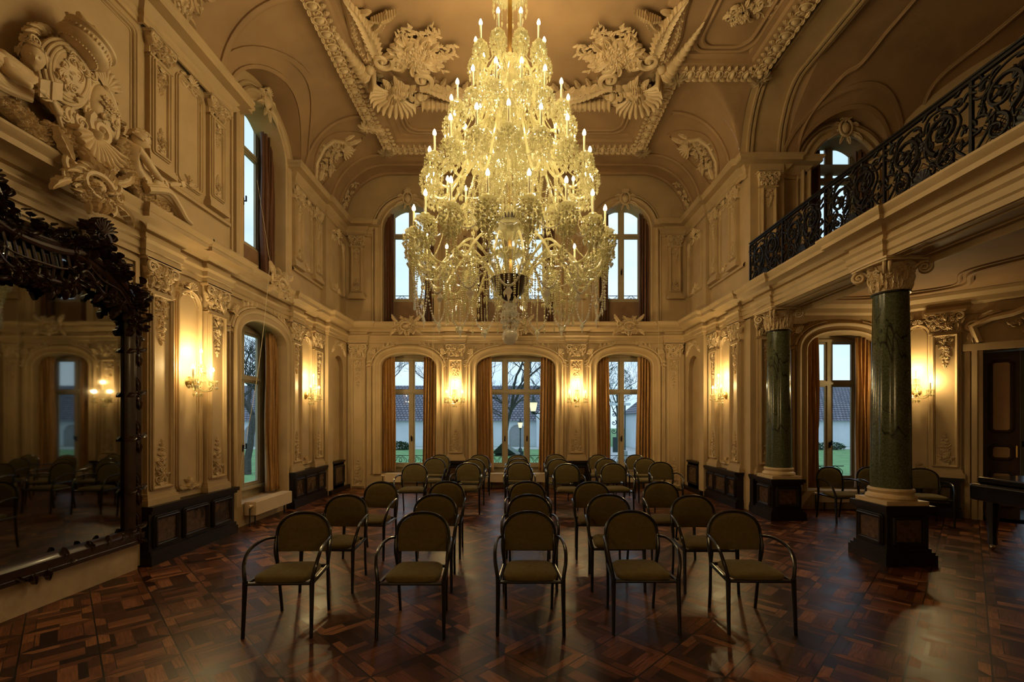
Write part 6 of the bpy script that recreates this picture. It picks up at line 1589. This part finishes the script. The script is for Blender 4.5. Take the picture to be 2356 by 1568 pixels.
leafy('dark clipped hedge outside the alcove window', 'hedge', 27.5, 40, -.6, 1.6, .4, .3, 1400)
leafy('evergreen tree with loose dark foliage behind the right window', 'evergreen_tree', 13.2, 59, 6.2, 2.2, 2, 2.4, 2600)
leafy('evergreen bush tree beside the middle window at right', 'evergreen_tree', 5.2, 58.5, 5.0, 1.2, 1, 1.6, 1500)
def lamp(label, x, y, h, s=1., bracket=0):
    t = thing('street_lamp', label, 'street lamp', (x, y, -.9), 0, 'old-fashioned garden lamps')
    mb = MB(); mb.lathe([(.12*s, 0), (.12*s, .5), (.05*s, .6), (.035*s, h-.2), (.05*s, h)], 12); mb.box(-.22*s, .22*s, -.22*s, .22*s, 0, .35) if not bracket else None; mb.build('post', 'darkgreen', t)
    if bracket: mb = MB(); mb.tube([(0, 0, h-.7), (-bracket, 0, h-.7)], .025, 6); mb.tube([(0, 0, h-1.0), (-bracket, 0, h-.7)], .015, 6); mb.build('bracket', 'darkgreen', t)
    for (dx, dz) in (((-bracket, h-.62),) if bracket else ((0, h),)):
        mb = MB(); mb.lathe([(.10*s, 0), (.17*s, .34*s), (.16*s, .36*s)], 6, (dx, 0, dz)); g = mb.build('lantern', 'lampglass', t, smooth=False)
        mb = MB(); mb.lathe([(.22*s, .36*s), (.10*s, .48*s), (.04*s, .6*s), (.001, .68*s)], 6, (dx, 0, dz)); mb.lathe([(.02*s, -.12*s), (.11*s, 0)], 6, (dx, 0, dz)); mb.build('lantern_roof', 'darkgreen', g, smooth=False)
lamp('small garden lamp on a stone block, seen through the middle window', .32, 33.5, 2.05, 1.1)
lamp('tall garden lamp with side lantern at the right of the middle window', 1.0, 17.8, 3.6, .95, .32)
t = thing('garden_sculpture', 'dark angular steel sculpture on the lawn beyond the middle window', 'sculpture', (-.62, 33, -.9))
mb = MB(); mb.add([(-1.1, 0, .25), (-.4, 0, .95), (.7, .2, .1), (.6, .5, 0), (-.9, .8, 0)], [(0, 1, 2), (1, 2, 3), (0, 1, 4), (0, 2, 3, 4)]); mb.build('body', 'blackpaint', t, smooth=False)
mb = MB(); mb.add([(-.2, -.4, .75), (-.05, -.4, .95), (.95, -.2, .25), (.8, -.2, .05)], [(0, 1, 2, 3)]); sp_ = mb.build('pale_plate', 'grey', t, smooth=False); sp_.modifiers.new('s', 'SOLIDIFY').thickness = .05
t = thing('iron_gate', 'pale pergola gate with scrolled ironwork outside the right end wall window', 'gate', (6.7, 30, -.9))
for x in (-.5, .5): mb = MB(); mb.box(x-.04, x+.04, -.04, .04, 0, 3.6); mb.build('post', 'darkgreen', t, smooth=False)
mb = MB(); mb.box(-.8, .8, -.3, .3, 3.6, 3.75); mb.build('top_beam', 'render', t, smooth=False)
mb = MB(); F = W(0, 0, 0)
for k in range(3):
    for sg in (-1, 1): scroll(mb, F, (sg*.24, 1.9+.55*k), .2, 1.3, k, .03, sg)
mb.box(-.3, .3, -.05, .05, .5, 1.5); mb.build('ironwork', 'darkgreen', t)
mb = MB(); mb.box(.0, .3, 0, .6, 0, 1.0); tag(mb.build('stone_pillar', 'grey', loc=(5.6, 24, -.9), smooth=False), 'low stone pillar on the lawn outside the right end wall window', 'pillar')

# ------------------------------------------------------------------ sky, daylight
w = bpy.data.worlds.new('sky'); S.world = w; w.use_nodes = True; nt = w.node_tree; bg = nt.nodes['Background']
tc = N_(nt, 'ShaderNodeTexCoord'); no = N_(nt, 'ShaderNodeTexNoise'); no.inputs['Scale'].default_value = 2.2; no.inputs['Detail'].default_value = 6
mp = N_(nt, 'ShaderNodeMapping'); mp.inputs['Scale'].default_value = (1, 1, 3); L_(nt, tc.outputs['Generated'], mp.inputs[0]); L_(nt, mp.outputs[0], no.inputs['Vector'])
r = ramp(nt, no.outputs['Fac'], [(.3, (.38, .53, .67)), (.7, (.62, .74, .83))]); L_(nt, r.outputs[0], bg.inputs[0]); bg.inputs[1].default_value = SKY
S.view_settings.view_transform = 'Standard'; S.view_settings.look = 'None'; S.view_settings.exposure = EXPO; S.view_settings.gamma = 1
S.view_settings.use_curve_mapping = False
try:
    S.cycles.use_denoising = True; S.cycles.max_bounces = 6; S.cycles.diffuse_bounces = 3; S.cycles.glossy_bounces = 3; S.cycles.transparent_max_bounces = 12; S.cycles.use_adaptive_sampling = True; S.cycles.adaptive_threshold = .04; S.cycles.adaptive_min_samples = 16; S.cycles.sample_clamp_indirect = 3; S.cycles.use_light_tree = True
except Exception: pass
